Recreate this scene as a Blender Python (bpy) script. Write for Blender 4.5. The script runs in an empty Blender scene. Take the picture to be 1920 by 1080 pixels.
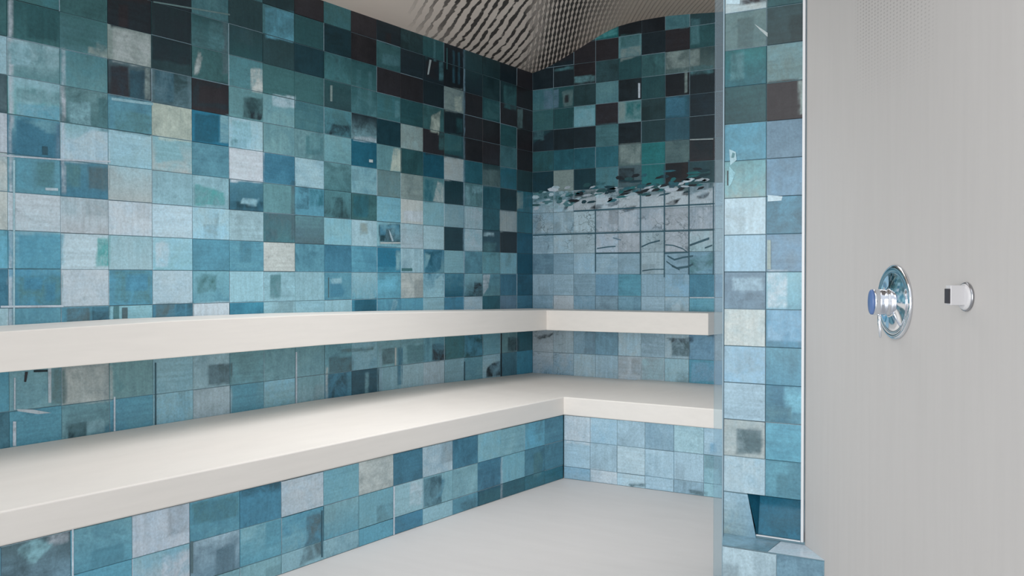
import bpy, bmesh, math, random
from mathutils import Vector, Matrix, noise as mnoise

# ------------------------------------------------------------------ camera
sc = bpy.context.scene
col = sc.collection
CAM = Vector((3.3749, -5.6185, 1.12))
YAW, PITCH = math.radians(32.2), math.radians(0.763)
cam_data = bpy.data.cameras.new('camera')
cam_data.lens = 1802.0 / 1920.0 * 36.0
cam_data.sensor_width = 36.0
cam_data.clip_start = 0.05
cam = bpy.data.objects.new('camera', cam_data)
cam.location = CAM
cam.rotation_euler = (math.pi / 2 - PITCH, 0, YAW)
col.objects.link(cam)
sc.camera = cam

# ------------------------------------------------------------------ light and exposure
sc.view_settings.view_transform = 'Standard'
sc.view_settings.look = 'None'
sc.view_settings.gamma = 1
sc.view_settings.exposure = 0.0
sc.view_settings.use_curve_mapping = False

world = bpy.data.worlds.new('daylight')
sc.world = world
world.use_nodes = True
bg = world.node_tree.nodes['Background']
bg.inputs['Color'].default_value = (0.93, 0.96, 1.0, 1)
bg.inputs['Strength'].default_value = 1.0


def area(name, loc, target, sx, sy, power, color):
    d = bpy.data.lights.new(name, 'AREA')
    d.shape = 'RECTANGLE'
    d.size, d.size_y = sx, sy
    d.energy = power
    d.color = color
    o = bpy.data.objects.new(name, d)
    o.location = loc
    o.rotation_euler = (Vector(target) - Vector(loc)).to_track_quat('-Z', 'Y').to_euler()
    col.objects.link(o)
    return o


# added unseen area lights: broad frontal one behind the camera, weaker overhead one
area('frontal_fill', (1.5, -8.4, 1.15), (1.1, 0.0, 0.7), 3.8, 2.0, 160, (1.0, 0.975, 0.95))
area('overhead_fill', (1.9, -4.6, 2.62), (1.6, -3.4, 0.0), 1.6, 1.2, 9, (1.0, 0.97, 0.94))


fill_light = area('steam_room_fill', (1.15, -2.35, 2.66), (1.0, -2.25, 0.0), 1.5, 1.7, 28, (1.0, 0.98, 0.97))  # added unseen overhead light to lift the floor and bench tops
fill_light.data.spread = math.radians(115)


# ------------------------------------------------------------------ helpers
def lin(c):
    return c / 12.92 if c <= 0.04045 else ((c + 0.055) / 1.055) ** 2.4


def hexlin(h, k=1.0):
    return tuple(min(0.95, lin(int(h[i:i + 2], 16) / 255.0) * k) for i in (0, 2, 4)) + (1.0,)


def link_mesh(name, bm, mat, parent=None, smooth=False):
    me = bpy.data.meshes.new(name)
    bm.to_mesh(me)
    bm.free()
    for m in (mat if isinstance(mat, (list, tuple)) else [mat]):
        me.materials.append(m)
    if smooth:
        for p in me.polygons:
            p.use_smooth = True
    o = bpy.data.objects.new(name, me)
    col.objects.link(o)
    if parent:
        o.parent = parent
        o.matrix_parent_inverse = parent.matrix_world.inverted()
    return o


def tag(o, label=None, cat=None, group=None, kind=None):
    if label: o['label'] = label
    if cat: o['category'] = cat
    if group: o['group'] = group
    if kind: o['kind'] = kind
    return o


def empty(name, loc):
    o = bpy.data.objects.new(name, None)
    o.location = loc
    o.empty_display_size = 0.05
    col.objects.link(o)
    bpy.context.view_layer.update()
    return o


def box(bm, x0, y0, z0, x1, y1, z1):
    v = [bm.verts.new((x, y, z)) for z in (z0, z1) for y in (y0, y1) for x in (x0, x1)]
    for f in ((0, 2, 3, 1), (4, 5, 7, 6), (0, 1, 5, 4), (2, 6, 7, 3), (0, 4, 6, 2), (1, 3, 7, 5)):
        bm.faces.new([v[i] for i in f])


def prism(bm, pts, z0, z1):
    """pts: closed plan outline; z0/z1 a number or a function of the point"""
    g0 = z0 if callable(z0) else (lambda p: z0)
    g1 = z1 if callable(z1) else (lambda p: z1)
    a = [bm.verts.new((p[0], p[1], g0(p))) for p in pts]
    b = [bm.verts.new((p[0], p[1], g1(p))) for p in pts]
    n = len(pts)
    bm.faces.new(a[::-1])
    bm.faces.new(b)
    for i in range(n):
        j = (i + 1) % n
        bm.faces.new((a[i], a[j], b[j], b[i]))


def ring_tube(bm, frames, n=32, cap=True):
    """frames: list of (centre, axis_u, axis_v, ru, rv)"""
    rings = []
    for c, u, v, ru, rv in frames:
        rings.append([bm.verts.new(c + u * (ru * math.cos(2 * math.pi * k / n)) + v * (rv * math.sin(2 * math.pi * k / n))) for k in range(n)])
    for a, b in zip(rings[:-1], rings[1:]):
        for k in range(n):
            bm.faces.new((a[k], a[(k + 1) % n], b[(k + 1) % n], b[k]))
    if cap:
        bm.faces.new(rings[0][::-1])
        bm.faces.new(rings[-1])
    return rings


def interp(tab, t):
    if t <= tab[0][0]: return tab[0][1]
    for (a, va), (b, vb) in zip(tab[:-1], tab[1:]):
        if t <= b:
            return va + (vb - va) * (t - a) / (b - a)
    return tab[-1][1]


# ------------------------------------------------------------------ materials
class NT:
    def __init__(self, name):
        self.m = bpy.data.materials.new(name)
        self.m.use_nodes = True
        self.t = self.m.node_tree
        self.b = self.t.nodes['Principled BSDF']

    def n(self, kind, **kw):
        nd = self.t.nodes.new(kind)
        for k, v in kw.items():
            if k.startswith('_'):
                setattr(nd, k[1:], v)
            else:
                key = int(k[1:]) if k[0] == 'i' and k[1:].isdigit() else k.replace('__', ' ')
                if isinstance(v, bpy.types.NodeSocket):
                    self.t.links.new(v, nd.inputs[key])
                else:
                    nd.inputs[key].default_value = v
        return nd

    def math(self, op, a, b=0.0, c=0.0, clamp=False):
        nd = self.n('ShaderNodeMath', _operation=op, _use_clamp=clamp)
        for i, v in enumerate((a, b, c)):
            if isinstance(v, bpy.types.NodeSocket): self.t.links.new(v, nd.inputs[i])
            else: nd.inputs[i].default_value = v
        return nd.outputs[0]

    def mix(self, fac, a, b, mode='MIX'):
        nd = self.n('ShaderNodeMix', _data_type='RGBA', _blend_type=mode)
        for i, v in ((0, fac), (6, a), (7, b)):
            if isinstance(v, bpy.types.NodeSocket): self.t.links.new(v, nd.inputs[i])
            else: nd.inputs[i].default_value = v
        return nd.outputs[2]

    def coords(self, scale):
        tc = self.n('ShaderNodeTexCoord')
        mp = self.n('ShaderNodeMapping')
        self.t.links.new(tc.outputs['Object'], mp.inputs[0])
        mp.inputs['Scale'].default_value = scale
        return mp.outputs[0]

    def noise(self, scale, s=5.0, detail=4.0, rough=0.6, w=None, distort=0.0):
        nd = self.n('ShaderNodeTexNoise')
        if w is not None:
            nd.noise_dimensions = '4D'
            self.t.links.new(w, nd.inputs['W'])
        self.t.links.new(self.coords(scale), nd.inputs['Vector'])
        nd.inputs['Scale'].default_value = s
        nd.inputs['Detail'].default_value = detail
        nd.inputs['Roughness'].default_value = rough
        nd.inputs['Distortion'].default_value = distort
        return nd.outputs[0]

    def ramp(self, fac, a, b):
        nd = self.n('ShaderNodeMapRange', _clamp=True)
        self.t.links.new(fac, nd.inputs[0])
        nd.inputs[1].default_value = a
        nd.inputs[2].default_value = b
        return nd.outputs[0]

    def set(self, **kw):
        for k, v in kw.items():
            s = self.b.inputs[k.replace('__', ' ')]
            if isinstance(v, bpy.types.NodeSocket): self.t.links.new(v, s)
            else: s.default_value = v
        return self.m


def tile_material():
    k = NT('glazed_tile')
    ca = k.n('ShaderNodeAttribute', _attribute_name='Col').outputs['Color']
    cb = k.n('ShaderNodeAttribute', _attribute_name='Col2').outputs['Color']
    at = k.n('ShaderNodeAttribute', _attribute_name='Info')
    sep = k.n('ShaderNodeSeparateColor')
    k.t.links.new(at.outputs['Color'], sep.inputs[0])
    rnd, kind, refl_crk = sep.outputs[0], sep.outputs[1], sep.outputs[2]
    w = k.math('MULTIPLY', rnd, 37.0)
    cloud = k.ramp(k.noise((1, 1, 1), 10.0, 6, 0.68, w, 0.8), 0.40, 0.62)
    c = k.mix(k.math('MULTIPLY', cloud, 0.72), ca, cb)
    # streaks, upright or level depending on the tile
    sv = k.noise((60, 60, 5), 1.0, 4, 0.6, w)
    sh = k.noise((4, 4, 75), 1.0, 4, 0.6, w)
    pick = k.ramp(kind, 0.35, 0.65)
    st = k.math('ADD', k.math('MULTIPLY', sv, k.math('SUBTRACT', 1.0, pick)), k.math('MULTIPLY', sh, pick))
    fac = k.math('MULTIPLY_ADD', k.math('SUBTRACT', st, 0.5), 0.55, 1.0)
    grain = k.noise((1, 1, 1), 110.0, 3, 0.7, w)
    fac = k.math('MULTIPLY', fac, k.math('MULTIPLY_ADD', k.math('SUBTRACT', grain, 0.5), 0.75, 1.0))
    cc = k.n('ShaderNodeCombineColor')
    for i in range(3): k.t.links.new(fac, cc.inputs[i])
    c = k.mix(1.0, c, cc.outputs[0], 'MULTIPLY')
    # worn darker scratches
    wear = k.ramp(k.noise((1.0, 1.0, 1.5), 16.0, 10, 0.8, w, 0.4), 0.55, 0.70)
    c = k.mix(k.math('MULTIPLY', wear, 0.5), c, k.mix(1.0, c, (0.28, 0.36, 0.40, 1), 'MULTIPLY'))
    # crack-like dark lines, painting in wall reflections, where Info blue is set
    vo = k.n('ShaderNodeTexVoronoi', _feature='DISTANCE_TO_EDGE')
    wob = k.n('ShaderNodeTexNoise')
    k.t.links.new(k.coords((1, 1, 1)), wob.inputs['Vector'])
    wob.inputs['Scale'].default_value = 9
    wob.inputs['Detail'].default_value = 6
    vm = k.n('ShaderNodeVectorMath', _operation='MULTIPLY_ADD')
    k.t.links.new(wob.outputs[1], vm.inputs[0])
    vm.inputs[1].default_value = (0.5, 0.5, 0.5)
    k.t.links.new(k.coords((1.0, 1.0, 1.8)), vm.inputs[2])
    k.t.links.new(vm.outputs[0], vo.inputs['Vector'])
    vo.inputs['Scale'].default_value = 7.5
    edge = k.math('SUBTRACT', 1.0, k.ramp(vo.outputs[0], 0.0, 0.055))
    edge = k.math('MULTIPLY', edge, k.ramp(k.noise((1, 1, 1), 6.0, 3), 0.47, 0.60))
    c = k.mix(k.math('MULTIPLY', k.math('MULTIPLY', edge, refl_crk), 0.75), c, (0.05, 0.09, 0.11, 1))
    bump = k.n('ShaderNodeBump')
    bump.inputs['Strength'].default_value = 0.12
    bump.inputs['Distance'].default_value = 0.004
    k.t.links.new(k.noise((1, 1, 1), 14.0, 3, 0.5, w), bump.inputs['Height'])
    return k.set(Base__Color=c, Roughness=0.28, Specular__IOR__Level=0.32, Normal=bump.outputs[0])


def plain(name, color, rough=0.6, spec=0.3, grain=0.05, scale=(1, 1, 1), s=8.0, bump=0.0):
    k = NT(name)
    n = k.noise(scale, s, 6, 0.6)
    f = k.math('MULTIPLY_ADD', k.math('SUBTRACT', n, 0.5), grain * 2, 1.0)
    cc = k.n('ShaderNodeCombineColor')
    for i in range(3): k.t.links.new(f, cc.inputs[i])
    c = k.mix(1.0, color, cc.outputs[0], 'MULTIPLY')
    k.set(Base__Color=c, Roughness=rough, Specular__IOR__Level=spec)
    if bump:
        b = k.n('ShaderNodeBump')
        b.inputs['Strength'].default_value = bump
        b.inputs['Distance'].default_value = 0.002
        k.t.links.new(k.noise((1, 1, 1), 60, 5), b.inputs['Height'])
        k.set(Normal=b.outputs[0])
    return k.m


def metal(name, color, rough):
    k = NT(name)
    return k.set(Base__Color=color, Metallic=1.0, Roughness=rough)


M_TILE = tile_material()
M_GROUT = plain('grey_blue_grout', hexlin('7895a1'), 0.8, 0.2, 0.1, s=40)
M_SLAB = plain('cream_stone_slab', (0.75, 0.725, 0.69, 1), 0.55, 0.3, 0.05, (3, 0.7, 9), 5.0, 0.04)
M_FLOOR = plain('pale_grey_floor', (0.50, 0.495, 0.492, 1), 0.5, 0.3, 0.07, (1, 4, 1), 3.0, 0.05)
M_CHROME = metal('polished_chrome', (0.80, 0.83, 0.88, 1), 0.07)
M_TRIM = plain('white_metal_trim', (0.66, 0.69, 0.72, 1), 0.35, 0.5, 0.02)
M_DARK = plain('dark_rubber', (0.05, 0.05, 0.06, 1), 0.5)
M_BLUE = plain('blue_cap', hexlin('5a76a8'), 0.25, 0.5)
M_NICHE = None


def wall_paint():
    """off-white wall with faint upright brushing and a patch of fine pricked dots high up"""
    k = NT('off_white_wall')
    f = k.math('MULTIPLY_ADD', k.math('SUBTRACT', k.noise((9, 9, 0.5), 4.0, 4), 0.5), 0.10, 1.0)
    tc = k.n('ShaderNodeTexCoord')
    sp = k.n('ShaderNodeSeparateXYZ')
    k.t.links.new(tc.outputs['Object'], sp.inputs[0])
    # s along the wall from the tiled pier, z up (object origin sits on the pier edge)
    s, z = sp.outputs[0], sp.outputs[2]
    cw = 0.0205
    gx = k.math('SINE', k.math('MULTIPLY', s, 2 * math.pi / cw))
    gz = k.math('SINE', k.math('MULTIPLY', z, 2 * math.pi / 0.011))
    dots = k.ramp(k.math('MULTIPLY', k.math('ADD', gx, 1.0), k.math('ADD', gz, 1.0)), 1.6, 3.0)
    win = k.math('MULTIPLY', k.ramp(s, 0.40, 0.47), k.math('SUBTRACT', 1.0, k.ramp(s, 0.88, 0.94)))
    win = k.math('MULTIPLY', win, k.ramp(z, 1.62, 1.95))
    f = k.math('MULTIPLY', f, k.math('SUBTRACT', 1.0, k.math('MULTIPLY', k.math('MULTIPLY', dots, win), 0.30)))
    cc = k.n('ShaderNodeCombineColor')
    for i in range(3): k.t.links.new(f, cc.inputs[i])
    c = k.mix(1.0, (0.50, 0.487, 0.478, 1), cc.outputs[0], 'MULTIPLY')
    return k.set(Base__Color=c, Roughness=0.62, Specular__IOR__Level=0.25)


def ceiling_material():
    """taupe plaster scored with diagonal grooves and pricked rows of holes towards the far corner"""
    k = NT('textured_taupe_ceiling')
    tc = k.n('ShaderNodeTexCoord')
    sp = k.n('ShaderNodeSeparateXYZ')
    k.t.links.new(tc.outputs['Object'], sp.inputs[0])
    x, y = sp.outputs[0], sp.outputs[1]
    n1 = k.math('SUBTRACT', k.noise((1, 1, 0), 3.0, 4, 0.6), 0.5)
    n2 = k.math('SUBTRACT', k.noise((1, 1, 0), 14.0, 3, 0.6), 0.5)
    # grooves
    a = math.radians(-33)
    across = k.math('ADD', k.math('MULTIPLY', x, -math.sin(a)), k.math('MULTIPLY', y, math.cos(a)))
    ph = k.math('MULTIPLY_ADD', across, 2 * math.pi / 0.064, k.math('ADD', k.math('MULTIPLY', n1, 6.5), k.math('MULTIPLY', n2, 3.4)))
    gro = k.math('SINE', ph)
    brk = k.math('MULTIPLY', k.math('SUBTRACT', k.noise((1, 1, 0), 10.0, 5, 0.7), 0.52), 4.2)
    groove = k.ramp(k.math('ADD', gro, brk), 0.20, 0.50)
    # rows of holes
    b = math.radians(-56)
    u = k.math('ADD', k.math('MULTIPLY', x, -math.sin(b)), k.math('MULTIPLY', y, math.cos(b)))
    v = k.math('ADD', k.math('MULTIPLY', x, math.cos(b)), k.math('MULTIPLY', y, math.sin(b)))
    hu = k.math('SINE', k.math('MULTIPLY_ADD', u, 2 * math.pi / 0.0262, k.math('MULTIPLY', n2, 1.6)))
    hv = k.math('SINE', k.math('MULTIPLY_ADD', v, 2 * math.pi / 0.085, k.math('MULTIPLY', n2, 5.0)))
    holes = k.ramp(k.math('MULTIPLY_ADD', hv, 0.6, hu), -0.35, 0.1)
    lines = k.ramp(hu, 0.2, 0.9)
    # zones: e grows to the right of the view
    e = k.math('MULTIPLY_ADD', y, 0.58, k.math('MULTIPLY', x, 0.81))     # across the view
    zc = k.ramp(k.math('ADD', e, k.math('MULTIPLY', n1, 0.25)), -0.10, 0.06)   # grooves to holes
    fade = k.math('SUBTRACT', 1.0, k.ramp(e, 0.22, 0.58))                # holes fade to faint lines
    start = k.ramp(k.math('ADD', e, k.math('MULTIPLY', n1, 0.3)), -0.78, -0.50)      # smooth at the near left
    g = k.math('MULTIPLY', k.math('MULTIPLY', groove, start), k.math('SUBTRACT', 1.0, zc))
    h = k.math('MULTIPLY', k.math('MULTIPLY', holes, zc), k.math('MAXIMUM', fade, 0.0))
    l = k.math('MULTIPLY', k.math('MULTIPLY', lines, zc), 0.22)
    dark = k.math('MINIMUM', k.math('MAXIMUM', k.math('MAXIMUM', g, h), l), 1.0)
    base = k.mix(k.ramp(e, 0.1, 0.55), CEIL_A, CEIL_B)
    c = k.mix(k.math('MULTIPLY', dark, 0.93), base, (0.016, 0.015, 0.015, 1))
    bump = k.n('ShaderNodeBump', _invert=True)
    bump.inputs['Strength'].default_value = 0.7
    bump.inputs['Distance'].default_value = 0.02
    k.t.links.new(dark, bump.inputs['Height'])
    return k.set(Base__Color=c, Roughness=0.7, Specular__IOR__Level=0.2, Normal=bump.outputs[0])


CEIL_A = (0.62, 0.54, 0.48, 1)
CEIL_B = (0.50, 0.42, 0.355, 1)
M_WALL = wall_paint()
M_CEIL = ceiling_material()

# ------------------------------------------------------------------ tile tables
PAL = dict(K='5a97ab', M='4c879c', N='6fa8b8', a='20282f', b='2f2e33', c='23323a', d='1c404b', e='2c4a50', f='2a575d', g='3d6e73', h='4c7f88', L='7fb0c6',
           i='5f929b', j='6f9ea6', k='7db0bd', l='8ab9c8', m='9ac1ce', n='a8c4d1', o='b8cad5', p='b6c3c3',
           q='a3b3b6', r='859c9c', s='5f7d80', t='4f6b74', u='1f7594', v='3c8eaa', w='5aa0b8', x='195a70',
           y='1f7075', z='4ba0a4', A='b2c4bb', B='5f8298', C='3f7d97', D='305a6a', E='7099ae', F='8bb0c4',
           G='b3c3d0', H='7fa6b2', I='9cbed0', J='74a5c2', X='2a6877')
TILE_GAIN = 1.0


def muted(c, k=0.93):
    g = 0.30 * c[0] + 0.59 * c[1] + 0.11 * c[2]
    return tuple(g + (v - g) * k for v in c[:3]) + (1.0,)


PALL = {k: muted(hexlin(v, TILE_GAIN)) for k, v in PAL.items()}
PATCH_LEFT=[
('G',[(-3.653,2.107),(-3.639,2.111),(-3.647,0.935),(-3.661,0.936)]),
('m',[(-3.641,1.535),(-3.633,1.536),(-3.638,0.935),(-3.645,0.935)]),
('G',[(-3.450,1.976),(-3.435,1.979),(-3.439,1.429),(-3.454,1.428)]),
('G',[(-3.686,1.550),(-3.444,1.559),(-3.444,1.553),(-3.686,1.544)]),
('G',[(-3.444,1.559),(-3.244,1.572),(-3.244,1.566),(-3.444,1.553)]),
('G',[(-3.690,1.011),(-3.448,1.007),(-3.448,0.999),(-3.690,1.004)]),
('c',[(-3.238,2.208),(-3.047,2.237),(-3.047,2.123),(-3.238,2.098)]),
('b',[(-3.202,2.199),(-3.158,2.206),(-3.158,2.116),(-3.202,2.110)]),
('q',[(-3.231,2.095),(-3.055,2.109),(-3.056,1.975),(-3.232,1.967)]),
('b',[(-3.242,1.950),(-3.159,1.955),(-3.160,1.831),(-3.242,1.828)]),
('D',[(-3.152,1.950),(-3.069,1.955),(-3.070,1.824),(-3.153,1.821)]),
('r',[(-3.084,1.966),(-3.056,1.969),(-3.057,1.844),(-3.085,1.842)]),
('c',[(-3.042,2.233),(-2.847,2.246),(-2.849,2.017),(-3.043,2.013)]),
('e',[(-3.038,1.981),(-2.866,1.984),(-2.866,1.836),(-3.039,1.838)]),
('D',[(-3.033,1.971),(-2.940,1.972),(-2.940,1.847),(-3.033,1.848)]),
('s',[(-3.041,2.250),(-2.636,2.290),(-2.636,2.283),(-3.041,2.244)]),
('h',[(-3.224,1.778),(-3.052,1.782),(-3.052,1.692),(-3.224,1.692)]),
('l',[(-3.238,1.823),(-3.044,1.831),(-3.044,1.820),(-3.238,1.812)]),
('r',[(-3.337,2.030),(-3.248,2.012),(-3.249,1.970),(-3.337,1.982)]),
('f',[(-3.583,2.105),(-3.462,2.113),(-3.463,1.993),(-3.584,1.988)]),
('g',[(-3.440,2.118),(-3.302,2.131),(-3.302,2.007),(-3.441,1.998)]),
('l',[(-3.648,1.960),(-3.572,1.966),(-3.572,1.884),(-3.649,1.879)]),
('w',[(-3.626,1.745),(-3.456,1.754),(-3.456,1.694),(-3.626,1.687)]),
('i',[(-3.625,1.797),(-3.455,1.808),(-3.456,1.762),(-3.626,1.753)]),
('C',[(-3.626,1.687),(-3.566,1.676),(-3.514,1.651),(-3.457,1.644),(-3.457,1.562),(-3.631,1.552)]),
('D',[(-3.529,1.598),(-3.508,1.598),(-3.508,1.567),(-3.529,1.566)]),
('B',[(-3.473,1.688),(-3.456,1.689),(-3.457,1.560),(-3.474,1.560)]),
('w',[(-3.623,1.537),(-3.567,1.540),(-3.567,1.433),(-3.624,1.431)]),
('h',[(-3.554,1.540),(-3.483,1.544),(-3.484,1.448),(-3.555,1.446)]),
('n',[(-3.518,1.445),(-3.467,1.447),(-3.467,1.437),(-3.518,1.435)]),
('t',[(-3.340,1.541),(-3.249,1.545),(-3.250,1.454),(-3.340,1.452)]),
('h',[(-3.436,1.544),(-3.374,1.547),(-3.374,1.457),(-3.436,1.455)]),
('h',[(-3.299,1.819),(-3.247,1.811),(-3.248,1.680),(-3.290,1.683)]),
('n',[(-3.316,1.686),(-3.246,1.683),(-3.247,1.559),(-3.436,1.552),(-3.435,1.633),(-3.373,1.648)]),
('k',[(-3.421,1.780),(-3.327,1.786),(-3.327,1.693),(-3.421,1.689)]),
('c',[(-2.840,1.965),(-2.644,1.980),(-2.644,1.860),(-2.841,1.850)]),
('b',[(-2.809,1.943),(-2.650,1.956),(-2.650,1.880),(-2.810,1.869)]),
('q',[(-2.808,2.099),(-2.791,2.066),(-2.809,2.000),(-2.832,1.985),(-2.826,2.043)]),
('t',[(-2.679,2.253),(-2.648,2.257),(-2.650,2.014),(-2.680,2.011)]),
('h',[(-2.750,2.227),(-2.673,2.237),(-2.673,2.124),(-2.751,2.116)]),
('x',[(-2.833,1.815),(-2.699,1.830),(-2.699,1.708),(-2.833,1.695)]),
('k',[(-2.693,1.832),(-2.641,1.837),(-2.642,1.711),(-2.693,1.707)]),
('A',[(-3.018,1.764),(-2.850,1.779),(-2.850,1.694),(-3.019,1.682)]),
('z',[(-2.834,1.514),(-2.745,1.504),(-2.671,1.486),(-2.671,1.432),(-2.835,1.422)]),
('k',[(-3.034,1.681),(-2.928,1.680),(-2.887,1.612),(-3.030,1.586)]),
('e',[(-2.560,1.931),(-2.441,1.944),(-2.441,1.845),(-2.561,1.834)]),
('c',[(-2.519,1.869),(-2.448,1.874),(-2.448,1.840),(-2.513,1.836)]),
('k',[(-2.626,1.818),(-2.513,1.826),(-2.513,1.723),(-2.627,1.705)]),
('h',[(-2.633,1.728),(-2.539,1.738),(-2.539,1.699),(-2.633,1.690)]),
('o',[(-2.633,1.685),(-2.439,1.702),(-2.439,1.553),(-2.634,1.542)]),
('d',[(-2.634,1.451),(-2.443,1.459),(-2.443,1.429),(-2.634,1.422)]),
('l',[(-2.562,1.470),(-2.466,1.472),(-2.482,1.441),(-2.578,1.445)]),
('p',[(-2.512,2.070),(-2.440,2.079),(-2.441,1.970),(-2.512,1.963)]),
('g',[(-2.420,2.052),(-2.312,2.065),(-2.312,1.978),(-2.421,1.968)]),
('w',[(-2.422,2.370),(-2.240,2.388),(-2.241,2.244),(-2.423,2.231)]),
('n',[(-2.381,1.969),(-2.235,1.983),(-2.235,1.927),(-2.381,1.914)]),
('h',[(-2.163,1.802),(-2.040,1.813),(-2.040,1.720),(-2.164,1.711)]),
('i',[(-2.134,1.819),(-2.059,1.826),(-2.059,1.746),(-2.134,1.740)]),
('t',[(-2.261,1.572),(-2.233,1.575),(-2.234,1.291),(-2.263,1.290)]),
('t',[(-2.427,1.335),(-2.349,1.338),(-2.350,1.287),(-2.427,1.285)]),
('D',[(-2.226,1.550),(-2.142,1.551),(-2.143,1.446),(-2.226,1.446)]),
('X',[(-2.135,1.543),(-2.037,1.545),(-2.038,1.465),(-2.135,1.465)]),
('e',[(-1.949,2.248),(-1.926,2.250),(-1.926,2.115),(-1.950,2.113)]),
('r',[(-1.989,2.079),(-1.973,2.081),(-1.974,2.000),(-1.989,1.999)]),
('c',[(-2.013,1.883),(-1.838,1.894),(-1.838,1.838),(-2.013,1.829)]),
('b',[(-1.702,2.443),(-1.651,2.444),(-1.651,2.376),(-1.703,2.375)]),
('b',[(-1.553,2.435),(-1.508,2.436),(-1.508,2.378),(-1.553,2.377)]),
('h',[(-1.787,2.196),(-1.754,2.199),(-1.755,1.975),(-1.788,1.974)]),
('h',[(-1.694,2.199),(-1.669,2.201),(-1.669,1.974),(-1.695,1.973)]),
('n',[(-1.814,1.845),(-1.626,1.856),(-1.626,1.833),(-1.814,1.823)]),
('A',[(-1.487,1.821),(-1.422,1.819),(-1.422,1.695),(-1.514,1.692)]),
('i',[(-1.472,2.078),(-1.435,2.081),(-1.435,1.992),(-1.472,1.990)]),
('h',[(-1.580,2.320),(-1.430,2.330),(-1.430,2.271),(-1.581,2.263)]),
('q',[(-1.692,1.736),(-1.661,1.737),(-1.661,1.722),(-1.692,1.721)]),
('d',[(-1.610,1.396),(-1.427,1.405),(-1.423,1.292),(-1.601,1.296),(-1.614,1.344)]),
('C',[(-1.601,1.391),(-1.437,1.398),(-1.437,1.345),(-1.601,1.339)]),
('a',[(-1.556,1.375),(-1.474,1.379),(-1.474,1.314),(-1.556,1.312)]),
('n',[(-1.529,1.371),(-1.506,1.342),(-1.488,1.308),(-1.502,1.305),(-1.520,1.336)]),
('q',[(-1.601,1.299),(-1.428,1.304),(-1.428,1.295),(-1.601,1.290)]),
('u',[(-1.628,1.275),(-1.465,1.279),(-1.465,1.167),(-1.628,1.166)]),
('k',[(-1.465,1.256),(-1.428,1.256),(-1.428,1.150),(-1.465,1.149)]),
('X',[(-1.815,1.534),(-1.696,1.539),(-1.697,1.428),(-1.815,1.426)]),
('r',[(-1.761,1.395),(-1.705,1.397),(-1.706,1.334),(-1.761,1.333)]),
('o',[(-1.399,1.480),(-1.224,1.488),(-1.224,1.427),(-1.399,1.421)]),
('g',[(-1.418,1.159),(-1.323,1.159),(-1.323,1.144),(-1.419,1.144)]),
('t',[(-2.008,1.109),(-2.000,1.109),(-2.001,1.007),(-2.008,1.007)]),
('C',[(-1.993,1.082),(-1.926,1.082),(-1.886,1.040),(-1.898,1.010),(-1.993,1.007)]),
('l',[(-1.985,1.104),(-1.906,1.104),(-1.906,1.076),(-1.985,1.077)]),
('f',[(-1.197,2.480),(-1.181,2.481),(-1.182,2.364),(-1.197,2.364)]),
('h',[(-1.120,2.487),(-1.100,2.487),(-1.100,2.363),(-1.121,2.363)]),
('b',[(-1.192,2.359),(-1.079,2.367),(-1.079,2.261),(-1.192,2.255)]),
('h',[(-1.069,2.370),(-1.027,2.375),(-1.027,2.269),(-1.069,2.264)]),
('q',[(-1.161,2.365),(-1.141,2.366),(-1.167,2.278),(-1.182,2.275)]),
('g',[(-0.994,2.466),(-0.984,2.467),(-0.984,2.340),(-0.995,2.340)]),
('D',[(-0.930,2.463),(-0.908,2.464),(-0.908,2.273),(-0.930,2.272)]),
('D',[(-0.875,2.464),(-0.853,2.466),(-0.853,2.273),(-0.875,2.271)]),
('r',[(-1.011,2.233),(-0.830,2.250),(-0.831,2.105),(-1.011,2.091)]),
('A',[(-0.908,2.196),(-0.836,2.203),(-0.836,2.112),(-0.908,2.106)]),
('A',[(-1.142,2.042),(-1.048,2.086),(-1.069,1.946),(-1.152,1.942)]),
('g',[(-1.069,1.958),(-0.836,1.971),(-0.837,1.867),(-1.069,1.858)]),
('b',[(-1.193,1.949),(-1.080,1.956),(-1.080,1.838),(-1.193,1.832)]),
('f',[(-0.892,2.064),(-0.831,2.069),(-0.831,1.985),(-0.892,1.980)]),
('E',[(-0.819,2.598),(-0.802,2.601),(-0.804,0.928),(-0.821,0.928)]),
('b',[(-1.198,1.832),(-0.831,1.845),(-0.831,1.825),(-1.198,1.813)]),
('x',[(-1.208,1.812),(-1.033,1.828),(-1.033,1.702),(-1.208,1.690)]),
('q',[(-1.011,1.811),(-0.831,1.826),(-0.831,1.694),(-1.012,1.682)]),
('p',[(-1.080,1.670),(-1.022,1.659),(-1.023,1.549),(-1.122,1.549)]),
('X',[(-1.208,1.672),(-1.122,1.677),(-1.122,1.541),(-1.209,1.537)]),
('d',[(-1.006,1.676),(-0.831,1.688),(-0.831,1.552),(-1.007,1.543)]),
('d',[(-1.007,1.392),(-0.831,1.399),(-0.832,1.279),(-1.007,1.275)]),
('x',[(-1.204,1.255),(-1.039,1.265),(-1.050,1.155),(-1.123,1.132),(-1.204,1.126)]),
('k',[(-1.204,1.246),(-1.153,1.238),(-1.184,1.169),(-1.204,1.163)]),
('l',[(-1.107,1.092),(-1.034,1.123),(-1.034,0.997),(-1.123,0.996)]),
('C',[(-1.002,0.933),(-0.948,0.973),(-0.821,0.980),(-0.821,0.918),(-0.997,0.917)]),
('k',[(-0.797,1.677),(-0.752,1.664),(-0.752,1.550),(-0.797,1.550)]),
('k',[(-0.729,1.666),(-0.623,1.671),(-0.623,1.631),(-0.729,1.627)]),
('n',[(-0.803,1.533),(-0.617,1.545),(-0.617,1.274),(-0.803,1.270)]),
('h',[(-0.599,1.325),(-0.452,1.329),(-0.452,1.243),(-0.599,1.241)]),
('m',[(-0.599,1.388),(-0.483,1.393),(-0.483,1.372),(-0.599,1.368)]),
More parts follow.
